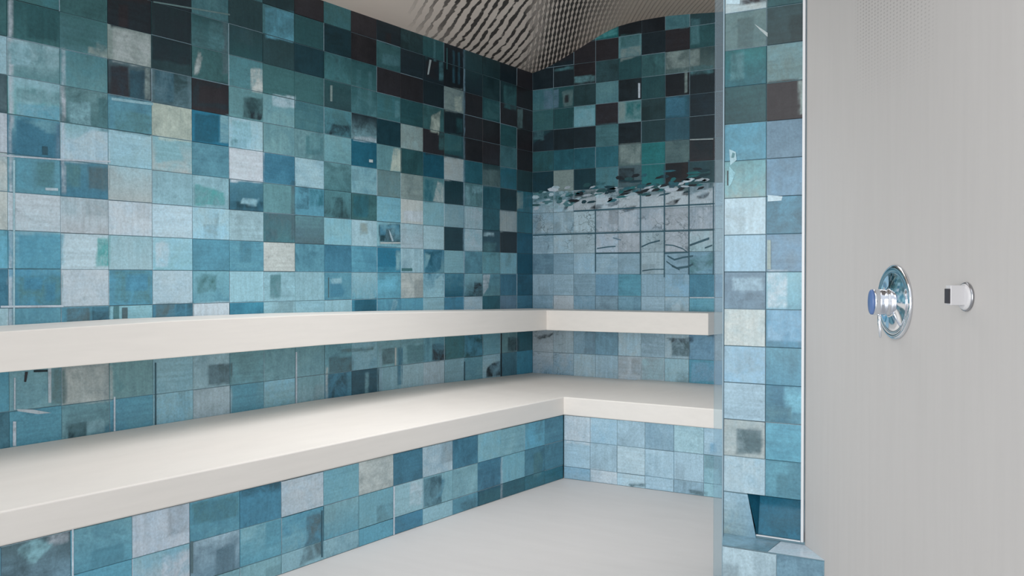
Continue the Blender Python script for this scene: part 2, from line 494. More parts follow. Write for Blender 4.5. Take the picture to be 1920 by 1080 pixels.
('a',[(-0.706,1.074),(-0.617,1.073),(-0.617,0.986),(-0.706,0.988)]),
('s',[(-0.605,1.783),(-0.414,1.795),(-0.414,1.685),(-0.605,1.676)]),
('o',[(-0.605,1.120),(-0.526,1.127),(-0.545,1.039),(-0.605,0.996)]),
('C',[(-0.389,1.106),(-0.312,1.106),(-0.312,0.994),(-0.389,0.996)]),
('q',[(-0.408,1.533),(-0.206,1.544),(-0.206,1.410),(-0.408,1.402)]),
('c',[(-0.402,1.396),(-0.206,1.403),(-0.206,1.276),(-0.402,1.272)]),
('d',[(-0.401,1.664),(-0.213,1.675),(-0.213,1.541),(-0.402,1.533)]),
('r',[(-0.206,1.671),(-0.125,1.677),(-0.125,1.563),(-0.206,1.558)]),
('s',[(-0.200,2.223),(-0.132,2.229),(-0.132,2.101),(-0.200,2.096)]),
('g',[(-0.363,2.350),(-0.206,2.364),(-0.206,2.212),(-0.363,2.202)]),
('g',[(-0.592,2.219),(-0.414,2.236),(-0.414,2.120),(-0.593,2.105)]),
('h',[(-0.408,1.952),(-0.220,1.968),(-0.220,1.820),(-0.408,1.808)]),
('x',[(-1.808,0.995),(-1.633,0.993),(-1.633,0.924),(-1.808,0.928)]),
('l',[(-1.493,0.985),(-1.452,0.984),(-1.475,0.926),(-1.512,0.927)]),
('t',[(-3.435,0.999),(-3.336,0.999),(-3.337,0.936),(-3.435,0.938)]),
('D',[(-3.327,1.000),(-3.248,1.000),(-3.248,0.938),(-3.328,0.940)]),
('t',[(-3.033,1.001),(-2.943,1.001),(-2.943,0.933),(-3.034,0.934)]),
('D',[(-2.934,1.000),(-2.888,1.000),(-2.888,0.934),(-2.935,0.935)]),
('D',[(-2.876,1.001),(-2.843,1.001),(-2.843,0.932),(-2.877,0.933)]),
('o',[(-2.831,1.000),(-2.643,0.998),(-2.643,0.931),(-2.832,0.935)]),
('v',[(-2.627,1.000),(-2.442,0.998),(-2.442,0.929),(-2.627,0.933)]),
('h',[(-3.233,0.997),(-3.209,0.997),(-3.210,0.935),(-3.234,0.936)]),
('t',[(-3.195,0.990),(-3.170,0.990),(-3.171,0.938),(-3.195,0.938)]),
('h',[(-3.620,1.122),(-3.454,1.122),(-3.454,1.007),(-3.621,1.012)]),
('C',[(-3.600,1.112),(-3.528,1.112),(-3.529,1.063),(-3.601,1.064)]),
('C',[(-3.518,1.092),(-3.478,1.092),(-3.478,1.022),(-3.518,1.023)]),
('h',[(-3.225,1.133),(-3.064,1.133),(-3.064,1.006),(-3.226,1.010)]),
('C',[(-3.177,1.122),(-3.076,1.122),(-3.077,1.056),(-3.177,1.058)]),
('w',[(-3.623,1.267),(-3.446,1.273),(-3.447,1.156),(-3.624,1.155)]),
('z',[(-3.307,1.268),(-3.248,1.270),(-3.249,1.154),(-3.308,1.153)]),
('n',[(-3.037,1.255),(-2.971,1.257),(-2.971,1.156),(-3.037,1.155)]),
('h',[(-2.814,1.122),(-2.717,1.122),(-2.718,1.052),(-2.814,1.053)]),
('g',[(-2.831,1.111),(-2.776,1.129),(-2.732,1.099),(-2.762,1.045),(-2.820,1.041)]),
('h',[(-2.401,1.123),(-2.333,1.123),(-2.334,1.013),(-2.402,1.015)]),
('o',[(-3.512,0.774),(-3.499,0.773),(-3.500,0.643),(-3.512,0.644)]),
('G',[(-3.643,0.750),(-3.637,0.749),(-3.638,0.633),(-3.644,0.634)]),
('G',[(-3.648,0.592),(-3.636,0.590),(-3.637,0.501),(-3.649,0.503)]),
('o',[(-3.634,0.635),(-3.573,0.626),(-3.500,0.605),(-3.553,0.607),(-3.630,0.627)]),
('b',[(-3.601,0.767),(-3.590,0.767),(-3.597,0.730),(-3.605,0.731)]),
('c',[(-3.568,0.771),(-3.514,0.768),(-3.514,0.760),(-3.568,0.763)]),
('s',[(-3.495,0.768),(-3.439,0.765),(-3.439,0.632),(-3.496,0.636)]),
('p',[(-3.434,0.763),(-3.278,0.758),(-3.278,0.623),(-3.435,0.634)]),
('q',[(-3.273,0.759),(-3.240,0.757),(-3.241,0.622),(-3.274,0.624)]),
('i',[(-3.228,0.751),(-3.211,0.702),(-3.180,0.671),(-3.228,0.640)]),
('d',[(-3.438,0.545),(-3.403,0.550),(-3.353,0.554),(-3.358,0.493),(-3.432,0.495)]),
('C',[(-3.277,0.523),(-3.241,0.540),(-3.241,0.493),(-3.340,0.494)]),
('l',[(-3.353,0.554),(-3.277,0.548),(-3.277,0.501),(-3.353,0.509)]),
('G',[(-3.236,0.637),(-3.228,0.636),(-3.229,0.491),(-3.237,0.492)]),
('D',[(-3.042,0.758),(-3.035,0.757),(-3.036,0.487),(-3.044,0.488)]),
('t',[(-2.764,0.727),(-2.632,0.724),(-2.632,0.632),(-2.764,0.638)]),
('n',[(-2.828,0.625),(-2.635,0.618),(-2.636,0.493),(-2.828,0.505)]),
('w',[(-2.629,0.629),(-2.486,0.625),(-2.487,0.501),(-2.630,0.509)]),
('G',[(-2.236,0.747),(-2.226,0.747),(-2.227,0.487),(-2.238,0.488)]),
('p',[(-2.025,0.652),(-2.010,0.651),(-2.010,0.484),(-2.026,0.485)]),
('t',[(-2.002,0.702),(-1.821,0.696),(-1.822,0.615),(-2.002,0.623)]),
('l',[(-1.817,0.705),(-1.620,0.699),(-1.621,0.621),(-1.817,0.630)]),
('D',[(-2.006,0.618),(-1.867,0.616),(-1.867,0.477),(-2.006,0.483)]),
('D',[(-1.809,0.621),(-1.612,0.617),(-1.612,0.464),(-1.810,0.473)]),
('s',[(-1.907,0.739),(-1.656,0.731),(-1.656,0.717),(-1.907,0.725)]),
('k',[(-1.725,0.599),(-1.699,0.599),(-1.700,0.479),(-1.725,0.480)]),
('F',[(-1.607,0.748),(-1.589,0.747),(-1.590,0.478),(-1.608,0.479)]),
('t',[(-1.580,0.720),(-1.485,0.717),(-1.485,0.629),(-1.581,0.633)]),
('p',[(-1.480,0.720),(-1.466,0.719),(-1.467,0.621),(-1.481,0.622)]),
('C',[(-1.452,0.718),(-1.410,0.717),(-1.411,0.508),(-1.453,0.511)]),
('i',[(-1.367,0.727),(-1.200,0.722),(-1.200,0.621),(-1.367,0.628)]),
('b',[(-1.134,0.716),(-1.008,0.712),(-1.008,0.614),(-1.134,0.620)]),
('f',[(-0.787,0.744),(-0.606,0.739),(-0.606,0.609),(-0.787,0.616)]),
('c',[(-0.563,0.533),(-0.483,0.560),(-0.402,0.571),(-0.402,0.471),(-0.576,0.473)]),
('a',[(-0.402,0.744),(-0.389,0.743),(-0.389,0.463),(-0.402,0.464)]),
('c',[(-0.312,0.715),(-0.173,0.711),(-0.172,0.618),(-0.312,0.624)]),
('v',[(-0.159,0.589),(0.000,0.582),(0.000,0.476),(-0.159,0.485)]),
('D',[(-0.816,0.592),(-0.804,0.592),(-0.804,0.474),(-0.816,0.475)]),
]
PATCH_BACK=[  # mid-height chips and dark lines paint in a reflection
('b',[(0.166,2.622),(0.641,2.616),(0.641,2.541),(0.166,2.543)]),
('z',[(0.448,2.670),(0.640,2.714),(0.640,2.673),(0.463,2.654)]),
('h',[(0.175,2.503),(0.321,2.508),(0.321,2.490),(0.175,2.485)]),
('i',[(0.325,2.430),(0.479,2.429),(0.479,2.387),(0.325,2.387)]),
('e',[(0.325,2.380),(0.467,2.378),(0.468,2.249),(0.325,2.250)]),
('i',[(0.495,2.359),(0.645,2.359),(0.645,2.256),(0.495,2.255)]),
('c',[(0.649,2.370),(0.798,2.368),(0.799,2.239),(0.649,2.240)]),
('h',[(0.008,2.367),(0.084,2.366),(0.084,2.229),(0.008,2.229)]),
('B',[(0.092,2.365),(0.207,2.364),(0.208,2.239),(0.092,2.240)]),
('s',[(0.236,2.344),(0.317,2.349),(0.317,2.244),(0.248,2.243)]),
('b',[(0.256,2.320),(0.289,2.317),(0.289,2.268),(0.256,2.271)]),
('k',[(0.321,2.215),(0.479,2.215),(0.480,2.103),(0.321,2.102)]),
('b',[(0.534,2.216),(0.641,2.211),(0.641,2.101),(0.534,2.106)]),
('h',[(0.495,2.102),(0.641,2.100),(0.642,2.011),(0.495,2.012)]),
('r',[(0.649,2.233),(0.694,2.231),(0.694,2.101),(0.649,2.103)]),
('y',[(0.702,2.235),(0.806,2.230),(0.806,2.115),(0.702,2.119)]),
('f',[(0.008,2.103),(0.158,2.098),(0.008,2.012)]),
('h',[(0.008,2.103),(0.092,2.096),(0.092,2.035),(0.008,2.041)]),
('g',[(0.663,2.663),(0.798,2.657),(0.798,2.576),(0.663,2.581)]),
('r',[(0.663,2.574),(0.805,2.576),(0.805,2.516),(0.664,2.495)]),
('h',[(0.979,2.740),(1.131,2.726),(1.131,2.647),(0.980,2.661)]),
('b',[(0.980,2.647),(1.132,2.638),(1.132,2.527),(0.980,2.534)]),
('h',[(1.142,2.698),(1.197,2.691),(1.198,2.535),(1.142,2.540)]),
('r',[(0.980,2.514),(1.198,2.508),(1.198,2.403),(0.980,2.408)]),
('a',[(0.980,2.375),(1.090,2.367),(1.090,2.262),(0.981,2.268)]),
('r',[(1.101,2.388),(1.118,2.386),(1.119,2.247),(1.101,2.249)]),
('h',[(1.139,2.406),(1.287,2.400),(1.287,2.352),(1.139,2.357)]),
('G',[(0.787,2.342),(0.802,2.340),(0.802,2.246),(0.788,2.247)]),
('X',[(0.973,2.222),(1.115,2.215),(1.115,2.103),(0.974,2.109)]),
('C',[(0.981,2.228),(1.101,2.222),(1.101,2.110),(0.981,2.115)]),
('c',[(1.136,2.226),(1.287,2.218),(1.288,1.829),(1.137,1.832)]),
('q',[(1.137,1.960),(1.288,1.953),(1.288,1.946),(1.137,1.953)]),
('r',[(0.657,1.965),(0.803,1.965),(0.803,1.836),(0.657,1.835)]),
('y',[(0.814,1.960),(0.967,1.956),(0.967,1.823),(0.814,1.825)]),
('s',[(0.974,1.962),(1.123,1.957),(1.123,1.825),(0.974,1.829)]),
('a',[(0.649,1.808),(0.762,1.806),(0.763,1.718),(0.650,1.718)]),
('a',[(0.971,1.815),(1.088,1.814),(1.088,1.721),(0.971,1.722)]),
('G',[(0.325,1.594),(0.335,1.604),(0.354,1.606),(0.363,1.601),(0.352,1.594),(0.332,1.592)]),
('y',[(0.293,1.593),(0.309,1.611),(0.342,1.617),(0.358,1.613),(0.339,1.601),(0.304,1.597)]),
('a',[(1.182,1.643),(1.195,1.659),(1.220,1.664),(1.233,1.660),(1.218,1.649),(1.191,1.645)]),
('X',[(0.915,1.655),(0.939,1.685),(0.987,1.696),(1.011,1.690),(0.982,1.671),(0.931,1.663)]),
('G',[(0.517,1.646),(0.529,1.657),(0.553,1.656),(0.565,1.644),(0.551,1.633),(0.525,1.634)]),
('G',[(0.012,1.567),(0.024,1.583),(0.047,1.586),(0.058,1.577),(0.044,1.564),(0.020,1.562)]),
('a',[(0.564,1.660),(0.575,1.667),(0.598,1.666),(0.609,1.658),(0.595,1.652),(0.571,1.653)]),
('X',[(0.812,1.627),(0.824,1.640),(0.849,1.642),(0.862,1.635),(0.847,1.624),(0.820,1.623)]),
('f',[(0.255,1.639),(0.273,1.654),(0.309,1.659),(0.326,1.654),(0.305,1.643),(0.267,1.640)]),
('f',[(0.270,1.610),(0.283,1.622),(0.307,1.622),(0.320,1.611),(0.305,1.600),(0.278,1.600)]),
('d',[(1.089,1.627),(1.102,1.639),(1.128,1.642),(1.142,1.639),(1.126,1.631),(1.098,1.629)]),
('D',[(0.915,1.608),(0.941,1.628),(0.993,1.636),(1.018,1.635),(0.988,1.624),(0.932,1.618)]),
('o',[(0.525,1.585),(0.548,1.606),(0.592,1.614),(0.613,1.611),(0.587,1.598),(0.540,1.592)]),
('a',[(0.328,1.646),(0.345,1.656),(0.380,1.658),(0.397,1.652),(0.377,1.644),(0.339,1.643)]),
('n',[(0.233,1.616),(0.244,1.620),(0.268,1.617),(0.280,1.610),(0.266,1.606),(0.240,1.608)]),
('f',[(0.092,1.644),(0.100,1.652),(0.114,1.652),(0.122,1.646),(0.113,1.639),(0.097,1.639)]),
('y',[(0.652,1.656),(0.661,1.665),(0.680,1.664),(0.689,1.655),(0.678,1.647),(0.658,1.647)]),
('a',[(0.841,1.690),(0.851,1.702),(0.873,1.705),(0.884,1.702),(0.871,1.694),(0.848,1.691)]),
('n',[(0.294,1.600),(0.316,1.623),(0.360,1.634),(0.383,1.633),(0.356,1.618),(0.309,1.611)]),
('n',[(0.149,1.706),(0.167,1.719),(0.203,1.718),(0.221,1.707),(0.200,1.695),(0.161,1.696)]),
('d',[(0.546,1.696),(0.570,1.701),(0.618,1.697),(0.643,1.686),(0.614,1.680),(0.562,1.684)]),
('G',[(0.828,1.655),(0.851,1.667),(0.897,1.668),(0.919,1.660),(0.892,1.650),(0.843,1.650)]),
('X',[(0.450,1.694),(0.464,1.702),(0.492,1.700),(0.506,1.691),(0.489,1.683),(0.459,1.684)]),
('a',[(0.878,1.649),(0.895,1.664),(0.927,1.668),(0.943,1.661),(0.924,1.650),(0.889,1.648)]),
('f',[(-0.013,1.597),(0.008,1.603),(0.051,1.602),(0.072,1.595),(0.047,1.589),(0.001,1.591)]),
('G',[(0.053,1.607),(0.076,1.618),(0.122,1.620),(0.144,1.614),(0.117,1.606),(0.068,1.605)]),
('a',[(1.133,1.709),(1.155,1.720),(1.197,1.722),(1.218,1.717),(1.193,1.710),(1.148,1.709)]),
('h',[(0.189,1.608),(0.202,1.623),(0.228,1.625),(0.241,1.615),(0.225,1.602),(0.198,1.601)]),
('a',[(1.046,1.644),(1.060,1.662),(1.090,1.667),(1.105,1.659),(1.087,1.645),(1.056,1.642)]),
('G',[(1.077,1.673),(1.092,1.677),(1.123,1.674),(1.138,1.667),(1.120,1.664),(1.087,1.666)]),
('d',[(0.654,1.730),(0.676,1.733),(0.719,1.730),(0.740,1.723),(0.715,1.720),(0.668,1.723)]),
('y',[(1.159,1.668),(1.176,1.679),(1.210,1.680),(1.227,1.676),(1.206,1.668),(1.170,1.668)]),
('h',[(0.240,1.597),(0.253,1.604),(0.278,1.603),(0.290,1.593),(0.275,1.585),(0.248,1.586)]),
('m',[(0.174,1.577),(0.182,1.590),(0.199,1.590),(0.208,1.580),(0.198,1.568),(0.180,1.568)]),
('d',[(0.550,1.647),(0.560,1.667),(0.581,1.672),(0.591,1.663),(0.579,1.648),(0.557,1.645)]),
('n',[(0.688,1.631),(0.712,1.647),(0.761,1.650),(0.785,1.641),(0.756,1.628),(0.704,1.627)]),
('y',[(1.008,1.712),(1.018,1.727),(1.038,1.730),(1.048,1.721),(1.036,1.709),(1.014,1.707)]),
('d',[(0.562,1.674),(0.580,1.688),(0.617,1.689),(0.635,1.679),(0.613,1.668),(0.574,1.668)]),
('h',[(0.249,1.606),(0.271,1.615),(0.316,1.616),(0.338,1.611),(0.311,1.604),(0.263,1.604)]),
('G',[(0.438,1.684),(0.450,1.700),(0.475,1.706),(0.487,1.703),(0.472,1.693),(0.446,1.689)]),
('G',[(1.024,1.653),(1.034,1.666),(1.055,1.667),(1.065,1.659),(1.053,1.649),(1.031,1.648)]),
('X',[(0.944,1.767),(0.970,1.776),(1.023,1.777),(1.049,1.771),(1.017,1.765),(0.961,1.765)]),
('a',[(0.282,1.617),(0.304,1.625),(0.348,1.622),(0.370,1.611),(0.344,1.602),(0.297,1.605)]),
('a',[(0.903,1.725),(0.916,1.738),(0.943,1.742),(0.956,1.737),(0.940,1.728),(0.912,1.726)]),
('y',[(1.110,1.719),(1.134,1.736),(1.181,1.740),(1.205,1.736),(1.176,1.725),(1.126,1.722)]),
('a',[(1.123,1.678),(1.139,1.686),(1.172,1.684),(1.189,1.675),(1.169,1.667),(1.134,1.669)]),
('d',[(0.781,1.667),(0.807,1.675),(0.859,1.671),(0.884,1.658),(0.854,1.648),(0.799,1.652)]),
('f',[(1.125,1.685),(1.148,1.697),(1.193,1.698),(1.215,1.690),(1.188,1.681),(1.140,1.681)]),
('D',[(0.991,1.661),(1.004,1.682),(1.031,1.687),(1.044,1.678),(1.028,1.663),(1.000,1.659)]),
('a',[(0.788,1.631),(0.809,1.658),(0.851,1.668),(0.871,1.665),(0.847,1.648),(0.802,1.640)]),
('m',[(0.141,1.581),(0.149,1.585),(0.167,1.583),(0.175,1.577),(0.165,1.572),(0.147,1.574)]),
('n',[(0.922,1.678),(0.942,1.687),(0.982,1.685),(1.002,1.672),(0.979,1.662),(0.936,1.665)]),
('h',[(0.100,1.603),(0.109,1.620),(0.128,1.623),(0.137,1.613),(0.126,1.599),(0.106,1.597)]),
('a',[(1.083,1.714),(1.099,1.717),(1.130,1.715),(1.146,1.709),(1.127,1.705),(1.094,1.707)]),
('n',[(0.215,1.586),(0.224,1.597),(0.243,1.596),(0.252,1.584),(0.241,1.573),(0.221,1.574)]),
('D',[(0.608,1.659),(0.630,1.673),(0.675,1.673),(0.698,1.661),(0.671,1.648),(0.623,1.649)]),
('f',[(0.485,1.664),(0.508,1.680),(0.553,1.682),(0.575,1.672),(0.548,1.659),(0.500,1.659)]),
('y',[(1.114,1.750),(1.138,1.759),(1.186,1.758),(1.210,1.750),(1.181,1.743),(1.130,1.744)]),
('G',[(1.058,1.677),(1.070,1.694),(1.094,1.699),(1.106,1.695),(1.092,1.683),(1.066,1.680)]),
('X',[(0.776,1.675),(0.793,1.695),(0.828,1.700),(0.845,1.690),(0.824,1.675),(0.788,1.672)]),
('m',[(0.047,1.679),(0.066,1.687),(0.103,1.687),(0.122,1.681),(0.100,1.675),(0.060,1.676)]),
('f',[(0.902,1.687),(0.912,1.698),(0.931,1.697),(0.940,1.685),(0.929,1.674),(0.909,1.675)]),
('m',[(0.078,1.610),(0.101,1.618),(0.147,1.614),(0.169,1.600),(0.142,1.591),(0.093,1.594)]),
('o',[(0.292,1.590),(0.303,1.606),(0.325,1.609),(0.336,1.600),(0.323,1.587),(0.299,1.585)]),
('f',[(0.811,1.686),(0.827,1.696),(0.861,1.698),(0.877,1.694),(0.857,1.687),(0.822,1.685)]),
('f',[(0.869,1.656),(0.892,1.675),(0.937,1.679),(0.959,1.672),(0.932,1.658),(0.884,1.656)]),
('a',[(0.629,1.751),(0.642,1.760),(0.668,1.758),(0.681,1.745),(0.666,1.735),(0.638,1.738)]),
('d',[(0.419,1.594),(0.437,1.606),(0.473,1.609),(0.491,1.603),(0.470,1.594),(0.431,1.592)]),
('f',[(0.778,1.697),(0.797,1.701),(0.835,1.698),(0.853,1.689),(0.831,1.684),(0.791,1.687)]),
('n',[(0.131,1.662),(0.142,1.675),(0.162,1.675),(0.172,1.663),(0.160,1.651),(0.138,1.651)]),
('a',[(0.838,1.621),(0.849,1.630),(0.871,1.632),(0.882,1.627),(0.869,1.620),(0.845,1.619)]),
('G',[(1.213,1.701),(1.226,1.712),(1.253,1.712),(1.267,1.704),(1.250,1.695),(1.222,1.695)]),
('m',[(0.049,1.612),(0.061,1.617),(0.085,1.615),(0.097,1.606),(0.083,1.600),(0.057,1.602)]),
('G',[(0.212,1.605),(0.236,1.611),(0.283,1.607),(0.306,1.594),(0.278,1.587),(0.228,1.591)]),
('y',[(0.466,1.632),(0.487,1.652),(0.529,1.660),(0.549,1.659),(0.525,1.647),(0.480,1.641)]),
('f',[(0.464,1.714),(0.487,1.729),(0.533,1.729),(0.555,1.717),(0.528,1.705),(0.480,1.705)]),
('y',[(0.907,1.648),(0.921,1.669),(0.949,1.674),(0.963,1.665),(0.946,1.649),(0.916,1.646)]),
('G',[(0.385,1.640),(0.405,1.652),(0.443,1.654),(0.462,1.648),(0.439,1.639),(0.398,1.637)]),
('X',[(0.990,1.669),(1.017,1.692),(1.070,1.698),(1.097,1.693),(1.065,1.678),(1.008,1.674)]),
('h',[(0.197,1.639),(0.204,1.651),(0.219,1.651),(0.226,1.640),(0.217,1.629),(0.202,1.629)]),
('f',[(0.391,1.708),(0.406,1.724),(0.437,1.726),(0.453,1.715),(0.434,1.701),(0.401,1.700)]),
('y',[(0.325,1.657),(0.338,1.665),(0.363,1.665),(0.376,1.660),(0.361,1.654),(0.334,1.654)]),
('X',[(1.022,1.677),(1.033,1.689),(1.055,1.691),(1.065,1.685),(1.052,1.676),(1.029,1.675)]),
('n',[(0.480,1.637),(0.500,1.647),(0.541,1.646),(0.561,1.633),(0.537,1.623),(0.493,1.624)]),
('o',[(1.163,1.695),(1.182,1.712),(1.218,1.717),(1.236,1.711),(1.214,1.699),(1.176,1.696)]),
('y',[(0.630,1.620),(0.652,1.629),(0.697,1.631),(0.720,1.626),(0.693,1.619),(0.645,1.618)]),
('f',[(0.206,1.632),(0.213,1.642),(0.228,1.641),(0.236,1.630),(0.227,1.619),(0.211,1.620)]),
('m',[(0.209,1.665),(0.219,1.680),(0.238,1.683),(0.248,1.674),(0.237,1.662),(0.216,1.661)]),
('G',[(0.813,1.655),(0.835,1.676),(0.878,1.685),(0.900,1.684),(0.874,1.671),(0.828,1.665)]),
('n',[(-0.002,1.652),(0.013,1.663),(0.044,1.661),(0.059,1.649),(0.041,1.638),(0.008,1.640)]),
('X',[(1.022,1.679),(1.033,1.696),(1.055,1.700),(1.067,1.693),(1.053,1.680),(1.029,1.677)]),
('d',[(1.128,1.687),(1.154,1.722),(1.205,1.735),(1.231,1.730),(1.200,1.708),(1.145,1.699)]),
('X',[(0.673,1.662),(0.690,1.681),(0.723,1.688),(0.740,1.684),(0.720,1.671),(0.684,1.667)]),
('f',[(0.703,1.658),(0.723,1.671),(0.763,1.675),(0.783,1.671),(0.759,1.663),(0.716,1.660)]),
('f',[(1.191,1.743),(1.211,1.754),(1.253,1.756),(1.274,1.751),(1.249,1.743),(1.205,1.743)]),
('h',[(0.076,1.615),(0.099,1.622),(0.145,1.621),(0.168,1.614),(0.140,1.608),(0.091,1.609)]),
('a',[(0.768,1.650),(0.782,1.655),(0.810,1.652),(0.824,1.642),(0.808,1.636),(0.778,1.639)]),
('d',[(1.171,1.714),(1.197,1.736),(1.251,1.743),(1.277,1.739),(1.245,1.725),(1.189,1.721)]),
('d',[(1.175,1.751),(1.200,1.767),(1.249,1.770),(1.273,1.762),(1.244,1.750),(1.191,1.749)]),
('o',[(0.471,1.650),(0.493,1.672),(0.539,1.678),(0.561,1.670),(0.534,1.655),(0.486,1.651)]),
('f',[(0.558,1.673),(0.583,1.688),(0.633,1.691),(0.658,1.685),(0.628,1.675),(0.575,1.674)]),
('X',[(1.080,1.702),(1.106,1.714),(1.157,1.714),(1.182,1.708),(1.152,1.699),(1.097,1.699)]),
('G',[(0.567,1.658),(0.588,1.681),(0.629,1.690),(0.650,1.687),(0.625,1.673),(0.581,1.667)]),
('h',[(0.257,1.648),(0.267,1.666),(0.286,1.670),(0.295,1.662),(0.284,1.649),(0.264,1.645)]),
('a',[(0.645,1.627),(0.669,1.644),(0.716,1.651),(0.739,1.648),(0.711,1.637),(0.661,1.633)]),
('a',[(0.741,1.747),(0.756,1.764),(0.787,1.767),(0.802,1.758),(0.784,1.746),(0.751,1.744)]),
('a',[(0.670,1.639),(0.692,1.661),(0.734,1.670),(0.755,1.669),(0.730,1.656),(0.685,1.650)]),
('X',[(0.943,1.680),(0.957,1.688),(0.984,1.686),(0.997,1.676),(0.981,1.668),(0.952,1.669)]),
('G',[(0.121,1.700),(0.144,1.708),(0.189,1.703),(0.211,1.689),(0.184,1.681),(0.136,1.685)]),
('d',[(0.565,1.670),(0.583,1.676),(0.618,1.674),(0.636,1.663),(0.615,1.655),(0.577,1.658)]),
('f',[(0.691,1.738),(0.708,1.748),(0.741,1.746),(0.758,1.735),(0.738,1.725),(0.702,1.727)]),
('G',[(0.250,1.697),(0.263,1.711),(0.289,1.713),(0.302,1.706),(0.286,1.696),(0.259,1.694)]),
('X',[(1.104,1.685),(1.112,1.695),(1.127,1.694),(1.135,1.684),(1.125,1.675),(1.109,1.676)]),
('o',[(0.963,1.675),(0.974,1.681),(0.994,1.679),(1.004,1.670),(0.992,1.663),(0.970,1.664)]),
('G',[(0.966,1.659),(0.989,1.667),(1.035,1.663),(1.057,1.650),(1.030,1.641),(0.982,1.644)]),
('f',[(0.780,1.633),(0.806,1.639),(0.857,1.637),(0.883,1.631),(0.852,1.626),(0.797,1.628)]),
('X',[(0.809,1.745),(0.820,1.762),(0.842,1.765),(0.852,1.758),(0.840,1.745),(0.817,1.743)]),
('o',[(1.077,1.683),(1.100,1.710),(1.148,1.720),(1.171,1.714),(1.143,1.697),(1.093,1.690)]),
('X',[(0.749,1.645),(0.761,1.660),(0.786,1.666),(0.798,1.664),(0.784,1.654),(0.757,1.650)]),
('a',[(0.933,1.668),(0.951,1.689),(0.986,1.696),(1.004,1.691),(0.983,1.677),(0.945,1.672)]),
('h',[(0.247,1.563),(0.267,1.587),(0.309,1.598),(0.330,1.596),(0.305,1.581),(0.260,1.574)]),
('d',[(0.724,1.714),(0.748,1.726),(0.797,1.727),(0.822,1.720),(0.793,1.711),(0.740,1.711)]),
('a',[(0.365,1.661),(0.373,1.672),(0.389,1.671),(0.396,1.659),(0.387,1.647),(0.370,1.648)]),
('D',[(0.505,1.626),(0.521,1.646),(0.553,1.653),(0.568,1.649),(0.549,1.635),(0.516,1.630)]),
('X',[(0.928,1.655),(0.937,1.659),(0.955,1.658),(0.964,1.651),(0.953,1.646),(0.934,1.648)]),
('a',[(0.574,1.608),(0.583,1.621),(0.601,1.624),(0.610,1.620),(0.599,1.611),(0.580,1.608)]),
('a',[(1.154,1.778),(1.171,1.782),(1.204,1.779),(1.221,1.769),(1.201,1.764),(1.165,1.767)]),
('X',[(0.824,1.675),(0.839,1.682),(0.868,1.680),(0.883,1.670),(0.865,1.663),(0.834,1.665)]),
('D',[(1.036,1.687),(1.046,1.695),(1.067,1.694),(1.078,1.683),(1.065,1.674),(1.043,1.675)]),
('X',[(0.992,1.694),(1.003,1.707),(1.025,1.708),(1.036,1.698),(1.023,1.687),(1.000,1.686)]),
('n',[(0.100,1.624),(0.112,1.634),(0.135,1.636),(0.147,1.631),(0.133,1.623),(0.108,1.622)]),
('d',[(0.380,1.601),(0.390,1.614),(0.410,1.615),(0.420,1.604),(0.408,1.593),(0.387,1.592)]),
('h',[(0.008,1.654),(0.021,1.673),(0.047,1.678),(0.060,1.670),(0.044,1.657),(0.016,1.653)]),
('X',[(1.182,1.708),(1.200,1.711),(1.234,1.708),(1.251,1.700),(1.231,1.695),(1.194,1.698)]),
('f',[(0.049,1.679),(0.059,1.693),(0.079,1.695),(0.089,1.685),(0.077,1.673),(0.056,1.672)]),
('n',[(0.217,1.643),(0.238,1.662),(0.280,1.667),(0.301,1.662),(0.276,1.649),(0.231,1.645)]),
('D',[(1.016,1.644),(1.033,1.663),(1.067,1.671),(1.083,1.668),(1.063,1.655),(1.027,1.650)]),
('X',[(0.567,1.595),(0.586,1.612),(0.624,1.615),(0.643,1.607),(0.620,1.594),(0.580,1.592)]),
('y',[(0.701,1.660),(0.720,1.682),(0.757,1.689),(0.775,1.684),(0.753,1.669),(0.714,1.664)]),
('X',[(0.874,1.682),(0.885,1.692),(0.908,1.694),(0.919,1.688),(0.906,1.680),(0.881,1.679)]),
('f',[(0.863,1.669),(0.876,1.681),(0.902,1.684),(0.915,1.678),(0.900,1.669),(0.872,1.668)]),
('d',[(0.932,1.741),(0.951,1.750),(0.987,1.748),(1.004,1.737),(0.983,1.728),(0.945,1.730)]),
('X',[(0.330,1.647),(0.351,1.672),(0.392,1.680),(0.413,1.674),(0.388,1.657),(0.344,1.651)]),
('a',[(1.074,1.624),(1.124,1.645),(1.169,1.646),(1.152,1.620),(1.110,1.609)]),
('a',[(1.172,1.600),(1.221,1.620),(1.265,1.622),(1.248,1.596),(1.207,1.585)]),
('a',[(0.975,1.568),(1.025,1.589),(1.071,1.591),(1.053,1.565),(1.011,1.553)]),
('a',[(0.673,1.539),(0.725,1.561),(0.774,1.562),(0.755,1.536),(0.710,1.524)]),
('a',[(0.558,1.578),(0.612,1.600),(0.661,1.601),(0.642,1.574),(0.596,1.562)]),
('a',[(0.441,1.561),(0.496,1.584),(0.546,1.585),(0.527,1.558),(0.480,1.546)]),
('a',[(0.200,1.631),(0.249,1.632),(0.322,1.665),(0.322,1.629),(0.257,1.547),(0.237,1.548),(0.265,1.596),(0.200,1.595)]),
('o',[(0.216,1.620),(0.265,1.625),(0.257,1.604),(0.216,1.605)]),
('o',[(0.281,1.588),(0.318,1.587),(0.318,1.552),(0.281,1.553)]),
('D',[(0.008,1.397),(1.296,1.401),(1.296,1.392),(0.008,1.388)]),
('D',[(0.322,1.549),(1.296,1.560),(1.296,1.551),(0.322,1.540)]),
('D',[(0.481,1.268),(0.801,1.267),(0.801,1.258),(0.481,1.259)]),
('D',[(0.972,1.262),(1.132,1.266),(1.132,1.258),(0.972,1.253)]),
